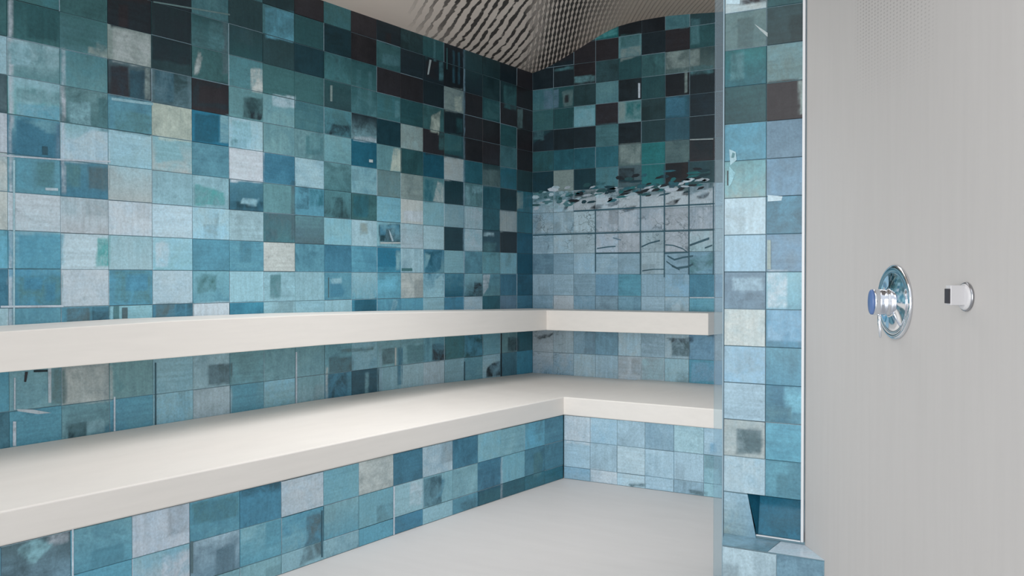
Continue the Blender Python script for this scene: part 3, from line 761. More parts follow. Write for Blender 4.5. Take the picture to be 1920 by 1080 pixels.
('D',[(0.480,1.542),(0.488,1.542),(0.489,1.141),(0.481,1.141)]),
('D',[(0.800,1.718),(0.807,1.717),(0.808,1.123),(0.801,1.123)]),
('D',[(0.964,1.809),(0.971,1.809),(0.972,1.107),(0.965,1.107)]),
('D',[(1.127,1.832),(1.134,1.832),(1.135,1.123),(1.128,1.123)]),
('D',[(1.286,1.660),(1.292,1.659),(1.294,1.123),(1.287,1.123)]),
('D',[(0.812,1.305),(0.867,1.327),(0.867,1.318),(0.812,1.295)]),
('D',[(0.867,1.327),(0.939,1.343),(0.939,1.333),(0.867,1.318)]),
('D',[(1.138,1.311),(1.187,1.327),(1.187,1.314),(1.138,1.298)]),
('D',[(1.187,1.327),(1.263,1.352),(1.263,1.338),(1.187,1.314)]),
('D',[(0.976,1.314),(1.026,1.310),(1.026,1.303),(0.976,1.307)]),
('D',[(1.026,1.310),(1.089,1.289),(1.089,1.282),(1.026,1.303)]),
('D',[(1.089,1.289),(1.125,1.265),(1.125,1.259),(1.089,1.282)]),
('D',[(0.990,1.246),(1.037,1.222),(1.037,1.211),(0.990,1.235)]),
('D',[(1.037,1.222),(1.090,1.235),(1.090,1.224),(1.037,1.211)]),
('D',[(1.090,1.235),(1.160,1.244),(1.160,1.233),(1.090,1.224)]),
('D',[(1.019,1.187),(1.054,1.170),(1.054,1.157),(1.019,1.173)]),
('D',[(1.054,1.170),(1.125,1.179),(1.125,1.166),(1.054,1.157)]),
('D',[(1.125,1.179),(1.160,1.196),(1.160,1.183),(1.125,1.166)]),
('D',[(0.819,1.151),(0.893,1.160),(0.893,1.154),(0.819,1.144)]),
('D',[(0.893,1.160),(0.965,1.160),(0.965,1.154),(0.893,1.154)]),
('D',[(0.983,1.211),(1.026,1.181),(1.026,1.173),(0.983,1.203)]),
('D',[(1.026,1.181),(1.072,1.157),(1.072,1.149),(1.026,1.173)]),
('D',[(0.496,1.298),(0.574,1.307),(0.574,1.300),(0.496,1.291)]),
('D',[(0.574,1.307),(0.631,1.310),(0.631,1.303),(0.574,1.300)]),
('D',[(1.235,1.291),(1.283,1.307),(1.283,1.298),(1.235,1.282)]),
('B',[(0.612,1.365),(0.669,1.350),(0.669,1.343),(0.612,1.358)]),
('f',[(0.322,1.679),(1.289,1.692),(1.289,1.653),(1.159,1.627),(1.025,1.653),(0.892,1.625),(0.763,1.645),(0.650,1.615),(0.496,1.643),(0.322,1.615)]),
('g',[(0.008,1.686),(0.322,1.672),(0.322,1.651),(0.216,1.605),(0.134,1.637),(0.008,1.614)]),
('I',[(0.008,1.374),(0.134,1.372),(0.134,1.285),(0.008,1.287)]),
('h',[(1.142,1.222),(1.246,1.244),(1.290,1.270),(1.290,1.172),(1.195,1.133),(1.142,1.133)]),
('C',[(1.139,1.113),(1.291,1.113),(1.291,1.009),(1.139,1.008)]),
('w',[(1.139,0.975),(1.298,0.977),(1.298,0.912),(1.140,0.909)]),
('o',[(1.139,0.985),(1.298,0.987),(1.298,0.980),(1.139,0.978)]),
('o',[(0.159,0.976),(0.314,0.978),(0.314,0.893),(0.159,0.890)]),
('F',[(0.819,1.093),(0.965,1.093),(0.965,1.013),(0.820,1.011)]),
('t',[(1.020,0.706),(1.140,0.711),(1.140,0.618),(1.020,0.613)]),
('c',[(0.984,0.725),(1.161,0.738),(1.161,0.711),(1.027,0.703)]),
('J',[(1.147,0.579),(1.306,0.586),(1.306,0.472),(1.148,0.463)]),
('m',[(0.817,0.590),(0.970,0.597),(0.970,0.463),(0.817,0.454)]),
('E',[(0.489,0.708),(0.651,0.713),(0.651,0.617),(0.489,0.610)]),
('c',[(0.034,0.706),(0.176,0.733),(0.134,0.703),(0.051,0.685)]),
('t',[(1.257,0.878),(1.312,0.880),(1.312,0.749),(1.257,0.748)]),
]
PATCH_PIER=[
('n',[(2.153,2.131),(2.205,2.123),(2.205,2.107),(2.153,2.115)]),
('b',[(2.207,2.123),(2.307,2.117),(2.308,2.100),(2.207,2.105)]),
('b',[(2.310,1.815),(2.417,1.814),(2.418,1.718),(2.311,1.718)]),
('r',[(2.419,1.809),(2.438,1.807),(2.438,1.685),(2.420,1.687)]),
('q',[(2.259,2.028),(2.308,1.989),(2.308,1.974),(2.279,2.004)]),
('h',[(2.170,1.933),(2.220,1.932),(2.220,1.835),(2.170,1.836)]),
('k',[(2.167,1.520),(2.191,1.493),(2.175,1.455),(2.167,1.445)]),
('a',[(2.159,1.504),(2.163,1.504),(2.163,1.449),(2.159,1.450)]),
('m',[(2.167,1.582),(2.191,1.571),(2.195,1.541),(2.171,1.523)]),
('h',[(2.179,1.570),(2.189,1.565),(2.185,1.550),(2.175,1.550)]),
('o',[(2.311,1.135),(2.380,1.135),(2.381,1.006),(2.311,1.005)]),
('n',[(2.310,1.408),(2.364,1.401),(2.360,1.386),(2.310,1.385)]),
('r',[(2.309,1.247),(2.322,1.246),(2.323,1.141),(2.309,1.141)]),
('t',[(2.194,0.558),(2.294,0.565),(2.294,0.474),(2.194,0.466)]),
('q',[(2.174,0.550),(2.198,0.552),(2.198,0.476),(2.174,0.474)]),
('F',[(2.182,1.112),(2.292,1.112),(2.292,1.064),(2.182,1.063)]),
('J',[(2.311,0.997),(2.435,0.999),(2.436,0.886),(2.312,0.882)]),
]
PATCH_FRONT=[
('t',[(-2.915,0.191),(-2.832,0.196),(-2.832,0.022),(-2.958,0.008),(-2.916,0.104)]),
('D',[(-2.837,0.197),(-2.829,0.196),(-2.829,0.011),(-2.838,0.013)]),
('D',[(-2.197,0.210),(-2.066,0.204),(-2.066,0.068),(-2.197,0.078)]),
('C',[(-2.066,0.192),(-2.038,0.175),(-2.066,0.106),(-2.136,0.100),(-2.066,0.130)]),
('n',[(-2.285,0.207),(-2.204,0.204),(-2.212,0.098),(-2.293,0.102)]),
('G',[(-3.879,0.356),(-3.873,0.355),(-3.874,0.209),(-3.880,0.211)]),
('G',[(-2.402,0.211),(-2.392,0.210),(-2.393,-0.000),(-2.403,0.002)]),
('G',[(-1.590,0.202),(-1.576,0.200),(-1.576,-0.001),(-1.590,0.002)]),
('D',[(-3.235,0.369),(-3.049,0.372),(-3.050,0.322),(-3.235,0.321)]),
('t',[(-3.452,0.218),(-3.441,0.215),(-3.442,0.106),(-3.452,0.109)]),
('C',[(-2.392,0.069),(-2.205,0.060),(-2.205,0.001),(-2.392,0.011)]),
('X',[(-1.774,0.063),(-1.595,0.061),(-1.595,-0.006),(-1.774,-0.002)]),
('h',[(-3.445,0.343),(-3.252,0.337),(-3.252,0.261),(-3.445,0.271)]),
('G',[(-3.953,0.357),(-3.886,0.355),(-3.887,0.322),(-3.953,0.325)]),
('k',[(-4.049,0.332),(-4.002,0.352),(-3.937,0.321),(-4.002,0.274)]),
('h',[(-1.295,0.184),(-1.192,0.182),(-1.218,0.058),(-1.295,0.057)]),
('X',[(-1.112,0.069),(-0.997,0.079),(-0.997,0.012),(-1.139,0.002)]),
]
PATCH_REAR_BASE=[
('o',[(0.973,0.074),(1.047,0.076),(1.047,0.013),(0.973,0.011)]),
('t',[(1.182,0.020),(1.290,0.024),(1.290,0.008),(1.198,0.002)]),
('t',[(1.527,0.025),(1.627,0.026),(1.627,0.004),(1.541,0.005)]),
('J',[(1.640,0.276),(1.674,0.279),(1.674,0.225),(1.640,0.222)]),
('o',[(0.811,0.340),(0.966,0.341),(0.966,0.202),(0.811,0.198)]),
]



def split(s):
    return s.split()


# rows from the ceiling down; each tile is 'top' or 'top+bottom' glaze; dark upper rows also hold some painted shade
T_LEFT = [split(r) for r in (
    'f f b c c c h e b g b c e f a e e c b',
    'f f g c c h e h f d b g c c a ec e e b',
    'g g g bc ce fh ef e d fg fg b b c r b f b b',
    'g fg gh r ee g h g g fe gh g f g c b b f b',
    'm mi hi tc t b i j h he ck d r b f b b h b',
    't lz jh M A u m j j ji x i f x q X es X e',
    'G NC kn ml kq K G C m ih k s r h d i X d X',
    'p K MC mq l l MD i MM he g N p k H l X q X',
    'p on no oo n m m th it k m k mn m d l D c x',
    'Kw lw n lm lk M K p K C w v m Cj k K i k x',
    'C KC o M n NM l l l K lw Kw p Cl Kx kd Ki C x',
    'm K M k C o v l l l v w w l C n X B C')]
T_BACK = [split(r) for r in (  # pale lower rows carry the painted reflection's brightness
    'b b b y a a h e e e e e',
    'c c b b i c b f e e f e',
    'c c b e f g s es e f e e',
    'h f e i c f a c c e c e',
    'g f i b j e D c c d e e',
    'c c c h c e D c c e e f',
    'f X X X s y s b e f e e',
    'd r d h t y b e s f h e',
    'Mn rn oo oo oo oo oo oo I I n I',
    'In n n G G G G G n I o n',
    'I n n G G n G Gm n I J I',
    'E F I I F n F EM I n F I',
    'I I F J w F F C J F I n',
    'F o F F L I n K F I J F')]
T_LOWL = [split(r) for r in (
    'w k q j l m jN jk jk N l k k N hg Mg N j X',
    'M w Nk wK l n Nw lk km M D l m n l N m M v')]
T_LOWB = [split(r) for r in (
    'o on IF E n I n J I n I J',
    'oJ oF n In o o m w J I J n')]
T_FRONT = [split(r) for r in (
    'w w tE Nw G wK C o N p C n C k k K M',
    'w w w w lG IE kw wk kw N l k k C N M M',
    'w w w w l k k l l w C l M x X X X')]
T_RBASE = [split(r) for r in (
    'o I I F m I n J I',
    'I I n IF I l n I J',
    'F o n I F l n I I')]
T_PIER = [split(r) for r in (
    'q f', 's e', 'yX s', 'f b', 'M B', 'ir B', 'n C', 'F B', 'B kK', 'p C', 'F MC', 'I CK', 'q w', 'n K', 'F C', 'F w', 'F w')]
T_CURB = [split('G E E')]

rng = random.Random(11)
EDGE_PALE = hexlin('9fb9c6')


def shade(c, f):
    return tuple(min(0.95, v * f) for v in c[:3]) + (1.0,)


class TileMesh:
    """tiles laid on a grout bed; point(u, v, off) maps wall coordinates to the world"""

    def __init__(self, point, patches=()):
        self.pt = point
        self.V, self.F, self.M, self.C1, self.C2, self.I = [], [], [], [], [], []
        self.soft, self.crisp = [], []
        for c, pts in patches:
            if area_sign(pts) < 0: pts = pts[::-1]
            A = abs(area_sign(pts)) / 2
            P = sum(math.dist(pts[i], pts[(i + 1) % len(pts)]) for i in range(len(pts)))
            bb = (min(p[0] for p in pts), min(p[1] for p in pts), max(p[0] for p in pts), max(p[1] for p in pts))
            (self.crisp if A / (P / 2) < 0.0125 or A < 0.0016 else self.soft).append((PALL[c], pts, bb))

    def add(self, uvs, offs, mat, colors, c2, info):
        n = len(self.V)
        self.V += [self.pt(u, v, o) for (u, v), o in zip(uvs, offs)]
        self.F.append(tuple(range(n, n + len(uvs))))
        self.M.append(mat)
        self.C1 += colors
        self.C2 += [c2] * len(uvs)
        self.I += [info] * len(uvs)

    face = add

    def grout(self, u0, v0, u1, v1):
        w = (1, 1, 1, 1)
        self.add([(u0, v0), (u1, v0), (u1, v1), (u0, v1)], [0] * 4, 0, [w] * 4, w, w)

    def tile(self, u0, v0, u1, v1, code, refl_crk=0.0):
        top, bot = PALL[code[0]], PALL[code[-1]]
        j = rng.uniform(0.94, 1.06)
        top, bot = shade(top, j), shade(bot, j)
        c2 = shade(bot if rng.random() < 0.5 else top, rng.choice((0.5, 0.62, 0.75, 1.25, 1.45) if top[1] < 0.33 else (0.62, 0.74, 0.84, 0.92, 1.08)))
        t = rng.uniform(-0.04, 0.2)
        c2 = (min(.95, c2[0] * (1 - t)), c2[1], min(.95, c2[2] * (1 + t * 0.6)), 1)
        info = (rng.random(), rng.random(), refl_crk, 1)
        h = 0.0025 + rng.uniform(0, 0.0008)
        g = lambda: rng.uniform(0.0001, 0.0010)
        a, b, c, d = u0 + g(), u1 - g(), v0 + g(), v1 - g()
        bv = 0.0012
        tl = [h + rng.uniform(-0.0006, 0.0006) for _ in range(4)]
        outer = [(a, c), (b, c), (b, d), (a, d)]
        inner = [(a + bv, c + bv), (b - bv, c + bv), (b - bv, d - bv), (a + bv, d - bv)]
        # rim of the tile: glazes break pale or dark on the edge
        for i in range(4):
            k = (i + 1) % 4
            e = EDGE_PALE if rng.random() < 0.25 else shade(top if i == 2 else bot, rng.choice((0.4, 0.8, 1.0, 1.0, 1.0)))
            self.add([outer[i], outer[k], inner[k], inner[i]], [0.0003, 0.0003, tl[k], tl[i]], 1, [e] * 4, e, info)
        over = [(cc, pts, bb) for cc, pts, bb in self.soft if bb[0] < b and bb[2] > a and bb[1] < d and bb[3] > c]
        extra = []
        W, H = b - a, d - c
        if not over and code[0] not in 'abc' and rng.random() < 0.68:      # pieced from two or three glazes
            for _ in range(rng.choice((1, 1, 2))):
                x0 = a + W * rng.choice((-0.1, 0, 0.3, 0.5, 0.6))
                x1 = x0 + W * rng.uniform(0.3, 0.8)
                y0 = c + H * rng.choice((-0.1, 0, 0.3, 0.5))
                y1 = y0 + H * rng.uniform(0.35, 1.0)
                f = rng.choice((0.62, 0.72, 0.82, 1.16, 1.28, 1.42) if top[1] < 0.33 else (0.68, 0.78, 0.86, 0.93, 1.08))
                extra.append((shade(bot if y0 < c + H / 3 else top, f), [(x0, y0), (x1, y0), (x1, y1), (x0, y1)], (x0, y0, x1, y1)))
        alls = extra + over
        if not alls:
            self.add(inner, tl, 1, [bot, bot, top, top], c2, info)
            return
        nx, ny = max(6, int(W / 0.0085)), max(6, int(H / 0.0085))
        X0, Y0, X1, Y1 = inner[0][0], inner[0][1], inner[2][0], inner[2][1]
        grid = []
        for q in range(ny + 1):
            v = Y0 + (Y1 - Y0) * q / ny
            row = []
            for p in range(nx + 1):
                u = X0 + (X1 - X0) * p / nx
                k = q / ny
                cl = [bot[i] * (1 - k) + top[i] * k for i in range(3)]
                wob = mnoise.noise_vector(Vector((u * 16, v * 16, info[0] * 40))) * 0.006 + mnoise.noise_vector(Vector((u * 55, v * 55, info[0] * 40))) * 0.0025
                uu, vv = u + wob.x, v + wob.y
                for cc, pts, bb in alls:
                    if not (bb[0] - .01 < uu < bb[2] + .01 and bb[1] - .01 < vv < bb[3] + .01): continue
                    s_ = sdist(uu, vv, pts)
                    m = min(1.0, max(0.0, 0.5 - s_ / 0.006))
                    if m: cl = [cl[i] * (1 - m) + cc[i] * m for i in range(3)]
                row.append(((u, v), tuple(cl) + (1.0,)))
            grid.append(row)
        off = sum(tl) / 4
        for q in range(ny):
            for p in range(nx):
                f4 = (grid[q][p], grid[q][p + 1], grid[q + 1][p + 1], grid[q + 1][p])
                self.add([e[0] for e in f4], [off] * 4, 1, [e[1] for e in f4], c2, info)

    def poly(self, pts, color, off=0.0052, refl_crk=0.0):
        info = (rng.random(), rng.random(), refl_crk, 1)
        self.add(pts, [off] * len(pts), 1, [color] * len(pts), shade(color, rng.choice((0.72, 0.82, 1.2, 1.3))), info)

    def slab(self, *b):
        """solid masonry behind the tiles: x0, y0, z0, x1, y1, z1"""
        x0, y0, z0, x1, y1, z1 = b
        v = [(x, y, z) for z in (z0, z1) for y in (y0, y1) for x in (x0, x1)]
        w = (1, 1, 1, 1)
        for f in ((0, 2, 3, 1), (4, 5, 7, 6), (0, 1, 5, 4), (2, 6, 7, 3), (0, 4, 6, 2), (1, 3, 7, 5)):
            n = len(self.V)
            self.V += [v[i] for i in f]
            self.F.append(tuple(range(n, n + 4)))
            self.M.append(0)
            self.C1 += [w] * 4
            self.C2 += [w] * 4
            self.I += [w] * 4

    def build(self, name, parent=None):
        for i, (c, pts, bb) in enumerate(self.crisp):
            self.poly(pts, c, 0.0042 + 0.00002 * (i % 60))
        me = bpy.data.meshes.new(name)
        me.from_pydata(self.V, [], self.F)
        for nm, data in (('Col', self.C1), ('Col2', self.C2), ('Info', self.I)):
            at = me.attributes.new(nm, 'FLOAT_COLOR', 'CORNER')
            at.data.foreach_set('color', [x for c in data for x in c])
        me.polygons.foreach_set('material_index', self.M)
        me.materials.append(M_GROUT)
        me.materials.append(M_TILE)
        o = bpy.data.objects.new(name, me)
        col.objects.link(o)
        if parent:
            o.parent = parent
            o.matrix_parent_inverse = parent.matrix_world.inverted()
        return o


def sdist(x, y, pts):
    """signed distance to a polygon, negative inside"""
    best, inside = 1e9, False
    n = len(pts)
    for i in range(n):
        (x0, y0), (x1, y1) = pts[i], pts[(i + 1) % n]
        dx, dy = x1 - x0, y1 - y0
        L2 = dx * dx + dy * dy
        t = 0 if L2 == 0 else max(0.0, min(1.0, ((x - x0) * dx + (y - y0) * dy) / L2))
        d = math.hypot(x - x0 - t * dx, y - y0 - t * dy)
        best = min(best, d)
        if (y0 > y) != (y1 > y) and x < x0 + (y - y0) * dx / dy: inside = not inside
    return -best if inside else best


def area_sign(pts):
    return sum(pts[i][0] * pts[(i + 1) % len(pts)][1] - pts[(i + 1) % len(pts)][0] * pts[i][1] for i in range(len(pts)))


# ------------------------------------------------------------------ floor, ceiling, walls
bm = bmesh.new()
box(bm, -0.3, -9.0, -0.1, 4.6, 0.3, 0.0)
tag(link_mesh('floor', bm, M_FLOOR), kind='structure')

ARCH = [(-0.02, 2.49), (0.0, 2.492), (0.092, 2.511), (0.175, 2.538), (0.276, 2.579), (0.377, 2.62), (0.455, 2.655), (0.533, 2.686),
        (0.59, 2.706), (0.648, 2.721), (0.72, 2.730), (0.798, 2.736), (0.90, 2.738), (1.0, 2.738), (1.156, 2.728), (1.31, 2.715), (1.6, 2.705), (4.6, 2.70)]
bm = bmesh.new()
# vaulted edge along the left wall, running the depth of the room
ys = [0.02 - 0.25 * i for i in range(19)]
grid = [[bm.verts.new((x, y, z)) for x, z in ARCH] for y in ys]
for i in range(len(ys) - 1):
    for j in range(len(ARCH) - 1):
        bm.faces.new((grid[i][j], grid[i][j + 1], grid[i + 1][j + 1], grid[i + 1][j]))
topg = [[bm.verts.new((x, y, 2.86)) for x in (-0.02, 4.6)] for y in (ys[0], ys[-1])]
bm.faces.new((topg[0][0], topg[1][0], topg[1][1], topg[0][1]))
bm.faces.new([topg[1][0]] + grid[-1] + [topg[1][1]])
tag(link_mesh('ceiling', bm, M_CEIL, smooth=True), kind='structure')

# left wall, tiled: u = Y, facing +X
tm = TileMesh(lambda u, v, o: (o, u, v), PATCH_LEFT)
tm.slab(-0.14, -5.3, 0, -0.001, 0.14, 2.52)
tm.grout(-5.3, 0.0, 0.0, 2.52)
Z_L = [2.515, 2.375, 2.235, 2.097, 1.958, 1.821, 1.683, 1.541, 1.403, 1.265, 1.127, 0.985, 0.845]
TW = 3.66 / 18
cols_l = [(-TW * (k + 1), -TW * k) for k in range(26)]


def lift(y):      # the courses climb a little towards the near end
    return 0.0045 * abs(y)


for r, row in enumerate(T_LEFT):
    for k, (y0, y1) in enumerate(cols_l):
        code = row[18 - k] if k <= 18 else rng.choice(row[:8])
        up = lift((y0 + y1) / 2)
        za, zb = Z_L[r + 1] + up, min(Z_L[r] + up, 2.515)
        tm.tile(y0, za, y1, zb, code)
for r, row in enumerate(T_LOWL):
    for k, (y0, y1) in enumerate(cols_l):
        code = row[18 - k] if k <= 18 else rng.choice(row[:8])
        za, zb = ((0.612, 0.83), (0.455, 0.612))[r]
        tm.tile(y0, za + lift(y0), y1, zb + lift(y0), code)
tag(tm.build('wall_left'), kind='structure')

# back wall, tiled: u = X, facing -Y
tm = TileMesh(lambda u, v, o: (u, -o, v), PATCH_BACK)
tm.slab(0.0, 0.001, 0, 3.3, 0.14, 2.86)
tm.grout(0.0, 0.0, 3.3, 2.86)
XB = [0.004, .167, .322, .484, .648, .81, .972, 1.134, 1.300, 1.465, 1.63, 1.795, 1.96]


def arch_z(x):
    return interp(ARCH, x)


Z_B = [2.79, 2.652] + Z_L
for r, row in enumerate(T_BACK):
    for k in range(12):
        za, zb = Z_B[r + 1], Z_B[r]
        x0, x1 = XB[k], XB[k + 1]
        if za > max(arch_z(x0), arch_z(x1)): continue
        refl_crk = 1.0 if 8 <= r <= 10 else 0.0  # cracked look on these rows imitates a reflection
        tm.tile(x0, za, x1, zb, row[k], refl_crk)
for r, row in enumerate(T_LOWB):
    for k in range(12):
        za, zb = ((0.60, 0.83), (0.43, 0.60))[r]
        tm.tile(XB[k], za, XB[k + 1], zb, row[k], 0.8 if k < 2 else 0.0)
for k in range(7):
    for r in range(17):
        x0 = 1.96 + 0.165 * k
        tm.tile(x0, r * 0.14, x0 + 0.165, r * 0.14 + 0.14, rng.choice(T_BACK[min(13, max(0, 17 - r))]))
tag(tm.build('wall_back'), kind='structure')

# ------------------------------------------------------------------ tiled pier at the entrance
PX0, PX1, PY = 2.148, 2.440, -2.2
wp = empty('wall_front', (PX0, PY, 0))
tag(wp, kind='structure')
bm = bmesh.new()
N0, N1, NZ0, NZ1, ND = 2.262, 2.431, 0.180, 0.322, 0.075


def pier_pt(u, v, o):
    return (u, PY - o, v)


# body of the pier, hollow where the recess sits
box(bm, PX0, PY + ND + 0.002, 0.0, PX1 + 0.02, PY + 0.16, 2.86)
box(bm, PX0, PY + 0.001, 0.0, 2.236, PY + ND + 0.002, 2.86)
box(bm, 2.236, PY + 0.001, NZ1 + 0.004, PX1 + 0.02, PY + ND + 0.002, 2.86)
box(bm, 2.236, PY + 0.001, 0.0, PX1 + 0.02, PY + ND + 0.002, NZ0 - 0.004)
link_mesh('pier_core', bm, M_GROUT, wp)
tm = TileMesh(pier_pt, PATCH_PIER)
rows = 16
h = 0.1353
zt = 2.079 + h            # bottom line of the row above the frame
z = zt
cs = [(PX0, 2.304), (2.304, PX1)]
# the shape around the recess is cut, so rows beside it are narrower
zi = [zt - h * i for i in range(0, 17)]
for up in range(5):
    for k, (u0, u1) in enumerate(cs):
        tm.tile(u0, zt + h * up, u1, zt + h * (up + 1), rng.choice('rgsfhi'))
for i in range(16):
    za, zb = zi[i + 1], zi[i]
    for k, (u0, u1) in enumerate(cs):
        lo, hi = za, zb
        if k == 1 and lo < NZ1:
            if hi <= NZ1 + 0.02: continue
            lo = NZ1
        if k == 0 and lo < NZ1:
            if hi <= NZ1 + 0.02:
                continue
            lo = NZ1
        if hi < 0.16: continue
        tm.tile(u0, max(lo, 0.165), u1, hi, T_PIER[i][k])
# left of the recess: slanting edge
c = PALL['F']
tm.face([(PX0 + .002, 0.165), (2.272, 0.165), (2.2395, NZ1 - .002), (PX0 + .002, NZ1 - .002)], [0.003] * 4, 1,
        [PALL['r'], PALL['E'], PALL['F'], PALL['I']], PALL['E'], (0.3, 0.7, 0, 1))
tm.build('tile_facing', wp)
# recess: slanting left cheek, back, base
tm = TileMesh(pier_pt)
D = -ND
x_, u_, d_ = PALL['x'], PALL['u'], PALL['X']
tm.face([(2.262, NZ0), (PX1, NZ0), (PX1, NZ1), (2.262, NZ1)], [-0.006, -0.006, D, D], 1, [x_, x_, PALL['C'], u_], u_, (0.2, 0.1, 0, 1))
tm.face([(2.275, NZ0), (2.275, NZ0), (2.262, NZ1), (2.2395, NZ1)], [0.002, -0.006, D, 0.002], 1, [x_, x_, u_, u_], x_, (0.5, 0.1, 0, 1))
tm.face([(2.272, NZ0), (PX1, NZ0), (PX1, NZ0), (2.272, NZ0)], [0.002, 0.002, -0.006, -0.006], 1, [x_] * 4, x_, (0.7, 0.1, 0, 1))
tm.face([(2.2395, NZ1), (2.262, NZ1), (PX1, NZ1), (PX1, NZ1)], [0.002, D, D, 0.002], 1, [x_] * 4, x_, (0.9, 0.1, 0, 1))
tm.build('recess', wp)
bm = bmesh.new()
box(bm, 2.273, PY - 0.008, 0.1755, 2.432, PY + 0.004, 0.1795)
link_mesh('recess_trim', bm, M_TRIM, wp)

bm = bmesh.new()
box(bm, 2.4345, PY - 0.010, 0.1765, 2.4435, PY + 0.002, 2.86)
tag(link_mesh('trim_1', bm, M_TRIM), kind='structure')

# low kerb under the pier
DIR = Vector((0.57643, -0.81714, 0)).normalized()       # along the shower wall, towards the viewer
NRM = Vector((-0.81714, -0.57643, 0)).normalized()      # out of the shower wall
P0 = Vector((2.446, -2.2, 0))
kerb = empty('shower_kerb', (2.3, -2.28, 0))
tag(kerb, 'low blue-tiled kerb on the floor at the foot of the tiled pier', 'kerb')
KY, KZ = -2.355, 0.1745
xr = P0.x + DIR.x * ((KY - P0.y) / DIR.y)
bm = bmesh.new()
prism(bm, [(2.198, KY + 0.004), (xr, KY + 0.004), (2.446, PY), (2.150, PY)], 0.0, 0.165)
link_mesh('kerb_core', bm, M_GROUT, kerb)
tm = TileMesh(lambda u, v, o: (u, KY + 0.004 - o, v))
for (u0, u1), cc in zip(((2.198, 2.392), (2.392, xr - 0.002)), ('n', 'E')):
    tm.tile(u0, 0.0, u1, 0.163, cc)
tm.build('tile_facing', kerb)
tm = TileMesh(lambda u, v, o: (u, v, 0.1645 + o))
tm.face([(2.198, KY), (2.36, KY), (2.36, PY - .001), (2.150, PY - .001)], [0.002] * 4, 1, [PALL['E']] * 4, PALL['t'], (.3, .8, 0.5, 1))
tm.face([(2.362, KY), (xr, KY), (2.446, PY - .001), (2.362, PY - .001)], [0.002] * 4, 1, [PALL['G']] * 4, PALL['n'], (.6, .8, 0, 1))
tm.build('kerb_top', kerb)

# off-white shower wall on the right, at an angle to the pier
wall = bpy.data.objects.new('wall_right', None)
bm = bmesh.new()
box(bm, 0.0, -0.14, 0.0, 3.4, 0.0, 2.86)
wr = link_mesh('wall_right', bm, M_WALL)
wr.matrix_world = Matrix(((DIR.x, NRM.x, 0, P0.x), (DIR.y, NRM.y, 0, P0.y), (0, 0, 1, 0), (0, 0, 0, 1)))
bpy.data.objects.remove(wall)
tag(wr, kind='structure')

# ------------------------------------------------------------------ frameless glass fin in front of the pier edge
gl = NT('clear_glass')
gl.t.nodes.remove(gl.b)
out_ = [n for n in gl.t.nodes if n.type == 'OUTPUT_MATERIAL'][0]
tr = gl.n('ShaderNodeBsdfTransparent', Color=(0.82, 0.88, 0.90, 1))
gs = gl.n('ShaderNodeBsdfGlossy', Color=(0.9, 0.95, 1, 1), Roughness=0.35)
df = gl.n('ShaderNodeBsdfDiffuse', Color=(0.52, 0.66, 0.78, 1))
m1 = gl.n('ShaderNodeMixShader', i0=0.8, i1=gs.outputs[0], i2=df.outputs[0])
m2 = gl.n('ShaderNodeMixShader', i0=0.09, i1=tr.outputs[0], i2=m1.outputs[0])
gl.t.links.new(m2.outputs[0], out_.inputs[0])
glass = empty('glass_panel', (2.13, PY, 0))
tag(glass, 'narrow upright strip of clear glass standing against the left edge of the tiled pier', 'glass panel')
bm = bmesh.new()
box(bm, 2.110, PY - 0.004, 0.001, 2.1435, PY + 0.004, 2.70)
link_mesh('pane', bm, gl.m, glass)
bm = bmesh.new()
box(bm, 2.1435, PY - 0.006, 0.001, 2.1480, PY + 0.006, 2.70)
tag(link_mesh('edge_seal', bm, plain('grey_blue_seal', hexlin('8aa3b0'), 0.5), glass), 'pale grey-blue edge strip')

# ------------------------------------------------------------------ upper bench slab, L-shaped along both tiled walls
up_top = [(-4.8, 0.925), (-3.88, 0.938), (-3.2, 0.946), (-2.41, 0.942), (-1.62, 0.928), (-0.54, 0.904), (0, 0.8945)]
up_bot = [(-4.8, 0.807), (-3.2, 0.805), (-2.41, 0.803), (-1.62, 0.793), (-0.54, 0.776), (0, 0.769)]
ly = [-0.371, -0.54, -0.9, -1.2, -1.62, -2.0, -2.41, -2.8, -3.2, -3.5, -3.88, -4.3, -4.8]
bm = bmesh.new()
outline = [(0.004, -0.004), (1.397, -0.004), (1.397, -0.371)] + [(0.329, y) for y in ly] + [(0.004, y) for y in ly[::-1]]
zt_ = lambda p: interp(up_top, p[1]) if p[0] < 0.5 else 0.8945
zb_ = lambda p: interp(up_bot, p[1]) if p[0] < 0.5 else 0.770
# strips so the climb stays smooth
nodes_y = [-0.008] + ly


def slab_strip(bm, ynodes, xf, topf, botf, xb=0.008, tback=0.0):
    T0, T1, B0, B1 = [], [], [], []
    for y in ynodes:
        T0.append(bm.verts.new((xb, y, topf(y) + tback)))
        T1.append(bm.verts.new((xf(y), y, topf(y))))
        B0.append(bm.verts.new((xb, y, botf(y))))
        B1.append(bm.verts.new((xf(y), y, botf(y))))
    for i in range(len(ynodes) - 1):
        bm.faces.new((T0[i], T0[i + 1], T1[i + 1], T1[i]))
        bm.faces.new((B0[i], B1[i], B1[i + 1], B0[i + 1]))
        bm.faces.new((T1[i], T1[i + 1], B1[i + 1], B1[i]))
        bm.faces.new((T0[i], B0[i], B0[i + 1], T0[i + 1]))
    bm.faces.new((T0[0], T1[0], B1[0], B0[0]))
    bm.faces.new((T0[-1], B0[-1], B1[-1], T1[-1]))


slab_strip(bm, nodes_y, lambda y: 0.329, lambda y: interp(up_top, y), lambda y: interp(up_bot, y))
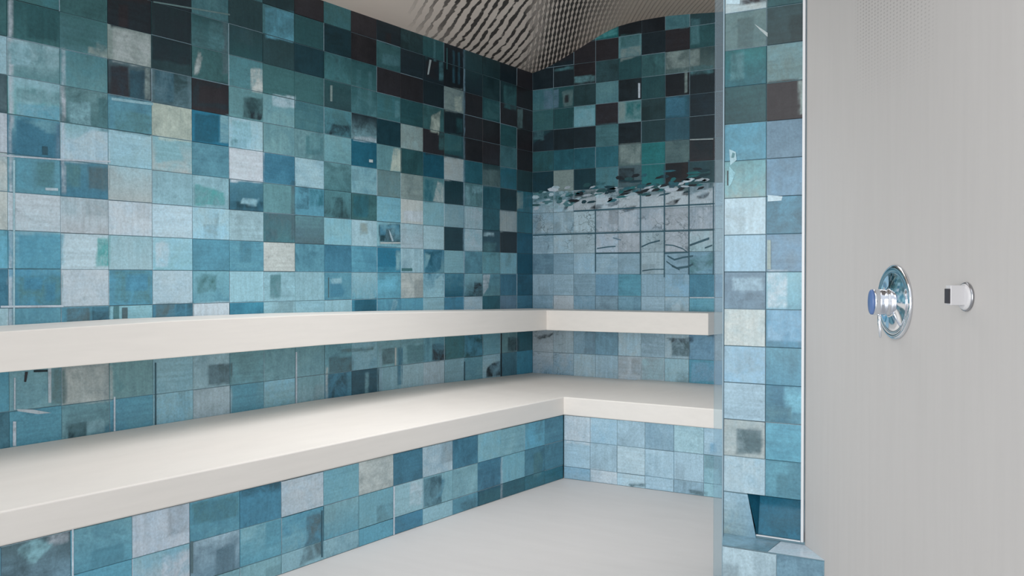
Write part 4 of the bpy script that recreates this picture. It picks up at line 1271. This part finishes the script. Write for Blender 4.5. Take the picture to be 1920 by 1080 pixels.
# arm along the back wall: butts against the left arm at X = 0.329
v = []
for X_ in (0.329, 1.397):
    rise = 0.0 if X_ < 0.5 else 0.006
    for (y, z) in ((-0.008, 0.8945), (-0.371, 0.8995), (-0.371, 0.773), (-0.008, 0.769)):
        v.append(bm.verts.new((X_, y, z + rise * 0.5)))
for f in ((0, 1, 5, 4), (1, 2, 6, 5), (2, 3, 7, 6), (3, 0, 4, 7), (4, 5, 6, 7)):
    bm.faces.new([v[i] for i in f])
bmesh.ops.recalc_face_normals(bm, faces=bm.faces[:])
ub = link_mesh('upper_bench_slab', bm, M_SLAB)
md = ub.modifiers.new('edge', 'BEVEL')
md.width = 0.003
md.segments = 2
md.limit_method = 'ANGLE'
md.angle_limit = math.radians(50)
tag(ub, 'cream stone slab fixed high along the blue tiled walls, upper of the two benches', 'bench')

# ------------------------------------------------------------------ lower bench: tiled base and cream seat slab
FRONT = [(-4.8, 0.688), (-4.09, 0.703), (-3.06, 0.738), (-2.4, 0.748), (-1.7, 0.770), (-0.996, 0.801)]
BACKZ = [(-4.8, 0.503), (-2.06, 0.500), (-1.19, 0.488), (0.0, 0.456)]
fx = lambda y: interp(FRONT, y) if y < -0.996 else 0.801
lb = empty('lower_bench', (0.4, -2.0, 0))
tag(lb, 'wide low bench with cream stone seat on a blue tiled base, lower of the two', 'bench')
bm = bmesh.new()
ly2 = [-0.996, -1.2, -1.45, -1.7, -2.06, -2.4, -2.75, -3.06, -3.4, -3.75, -4.09, -4.45, -4.8]
T0, T1, B0, B1 = [], [], [], []
ynodes = [-0.008, -0.3, -0.65] + ly2
for y in ynodes:
    T0.append(bm.verts.new((0.008, y, interp(BACKZ, y))))
    T1.append(bm.verts.new((fx(y), y, 0.450)))
    B0.append(bm.verts.new((0.008, y, 0.350)))
    B1.append(bm.verts.new((fx(y), y, 0.350)))
for i in range(len(ynodes) - 1):
    bm.faces.new((T0[i], T0[i + 1], T1[i + 1], T1[i]))
    bm.faces.new((B0[i], B1[i], B1[i + 1], B0[i + 1]))
    bm.faces.new((T1[i], T1[i + 1], B1[i + 1], B1[i]))
    bm.faces.new((T0[i], B0[i], B0[i + 1], T0[i + 1]))
bm.faces.new((T0[0], T1[0], B1[0], B0[0]))
bm.faces.new((T0[-1], B0[-1], B1[-1], T1[-1]))
v = []
for X_ in (0.801, 2.10):
    for (y, z) in ((-0.008, 0.456), (-0.996, 0.450), (-0.996, 0.350), (-0.008, 0.350)):
        v.append(bm.verts.new((X_, y, z - (0.004 if X_ > 1 else 0))))
for f in ((0, 1, 5, 4), (1, 2, 6, 5), (2, 3, 7, 6), (3, 0, 4, 7), (4, 5, 6, 7)):
    bm.faces.new([v[i] for i in f])
bmesh.ops.recalc_face_normals(bm, faces=bm.faces[:])
ss = link_mesh('seat_slab', bm, M_SLAB, lb)
md = ss.modifiers.new('edge', 'BEVEL')
md.width = 0.006
md.segments = 3
md.limit_method = 'ANGLE'
md.angle_limit = math.radians(50)

SET = 0.006
tm = TileMesh(lambda u, v, o: (fx(u) - SET + o, u, v), PATCH_FRONT)
for a_, b_ in zip(ly2[1:], ly2[:-1]):
    tm.grout(a_, 0.0, b_, 0.349)
FJ = [-0.996, -1.185, -1.375, -1.586, -1.783, -1.982, -2.201, -2.399, -2.619, -2.823, -3.045, -3.241, -3.454, -3.674, -3.882, -4.092, -4.302, -4.512, -4.722]
for r, row in enumerate(T_FRONT):
    za, zb = ((0.212, 0.349), (0.074, 0.212), (0.001, 0.074))[r]
    for k in range(17):
        y1, y0 = FJ[k], FJ[k + 1]
        tm.tile(y0, za, y1, zb, row[16 - k])
tm.build('tiled_base', lb)
tm = TileMesh(lambda u, v, o: (u, -0.990 - o, v), PATCH_REAR_BASE)
tm.grout(0.799, 0.0, 2.095, 0.349)
for r, row in enumerate(T_RBASE):
    za, zb = ((0.212, 0.349), (0.068, 0.212), (0.001, 0.068))[r]
    for k in range(8):
        x0 = 0.801 + 0.1617 * k
        tm.tile(x0, za, x0 + 0.1617, zb, row[k])
tm.build('tiled_base', lb)

# ------------------------------------------------------------------ shower valve and body spray on the right wall
UP = Vector((0, 0, 1))


def wall_point(s, z, off=0.0):
    return P0 + DIR * s + NRM * off + UP * z


def disc_profile(bm, c, prof, n=56, eu=1.0, ev=1.0):
    """prof: list of (radius, distance out of the wall)"""
    ring_tube(bm, [(c + NRM * d, DIR, UP, r * eu, r * ev) for r, d in prof], n)


VS, VZ = 0.702, 1.045
valve = empty('shower_valve', wall_point(VS, VZ))
tag(valve, 'chrome shower valve with large round plate and lever handle on the off-white wall', 'shower valve')
c = wall_point(VS, VZ)
bm = bmesh.new()
disc_profile(bm, c, [(0.104, 0.0005), (0.105, 0.004), (0.102, 0.008), (0.094, 0.0105), (0.086, 0.0085), (0.080, 0.009), (0.066, 0.013), (0.046, 0.017), (0.040, 0.020), (0.036, 0.020)])
link_mesh('escutcheon', bm, M_CHROME, valve, True)
bm = bmesh.new()
disc_profile(bm, c, [(0.037, 0.012), (0.037, 0.024), (0.034, 0.026), (0.034, 0.031), (0.0365, 0.033), (0.0365, 0.062), (0.035, 0.065)], eu=0.55)
hub = link_mesh('handle_hub', bm, M_CHROME, valve, True)
bm = bmesh.new()
disc_profile(bm, c, [(0.035, 0.064), (0.035, 0.070), (0.032, 0.0725)], eu=0.5)
tag(link_mesh('handle_cap', bm, M_BLUE, valve, True), 'blue-grey end cap')
bm = bmesh.new()
f0 = c + NRM * 0.046
ring_tube(bm, [(f0 - UP * 0.030, DIR, NRM, 0.005, 0.005), (f0 - UP * 0.060, DIR, NRM, 0.004, 0.004), (f0 - UP * 0.096 - NRM * 0.003, DIR, NRM, 0.0032, 0.0032), (f0 - UP * 0.100 - NRM * 0.003, DIR, NRM, 0.002, 0.002)], 16)
link_mesh('lever', bm, M_CHROME, valve, True)

BS, BZ = 1.082, 1.068
spray = empty('body_spray', wall_point(BS, BZ))
tag(spray, 'small round white-chrome body spray on the off-white wall, right of the shower valve', 'body spray')
c = wall_point(BS, BZ)
M_SATIN = plain('white_enamel', (0.60, 0.60, 0.62, 1), 0.35, 0.4, 0.01)
bm = bmesh.new()
disc_profile(bm, c, [(0.0345, 0.0005), (0.0355, 0.003), (0.034, 0.006), (0.030, 0.007)], 40)
link_mesh('flange', bm, metal('brushed_steel', (0.42, 0.43, 0.46, 1), 0.25), spray, True)
bm = bmesh.new()


def wall_block(bm, c, hs, hz, d0, d1):
    q = [bm.verts.new(c + DIR * (a * hs) + UP * (b * hz) + NRM * d) for d in (d0, d1) for a, b in ((-1, -1), (1, -1), (1, 1), (-1, 1))]
    for f in ((0, 3, 2, 1), (4, 5, 6, 7), (0, 1, 5, 4), (1, 2, 6, 5), (2, 3, 7, 6), (3, 0, 4, 7)):
        bm.faces.new([q[i] for i in f])
    bmesh.ops.recalc_face_normals(bm, faces=bm.faces[:])


disc_profile(bm, c, [(0.0325, 0.005), (0.031, 0.009), (0.027, 0.012)], 40)
wall_block(bm, c + UP * 0.004, 0.012, 0.024, 0.010, 0.046)
sb = link_mesh('spray_body', bm, M_SATIN, spray)
md = sb.modifiers.new('edge', 'BEVEL')
md.width = 0.002
md.segments = 3
md.limit_method = 'ANGLE'
bm = bmesh.new()
wall_block(bm, c + UP * 0.002, 0.010, 0.0175, 0.0455, 0.050)
tag(link_mesh('spray_face', bm, M_DARK, spray), 'dark spray face')
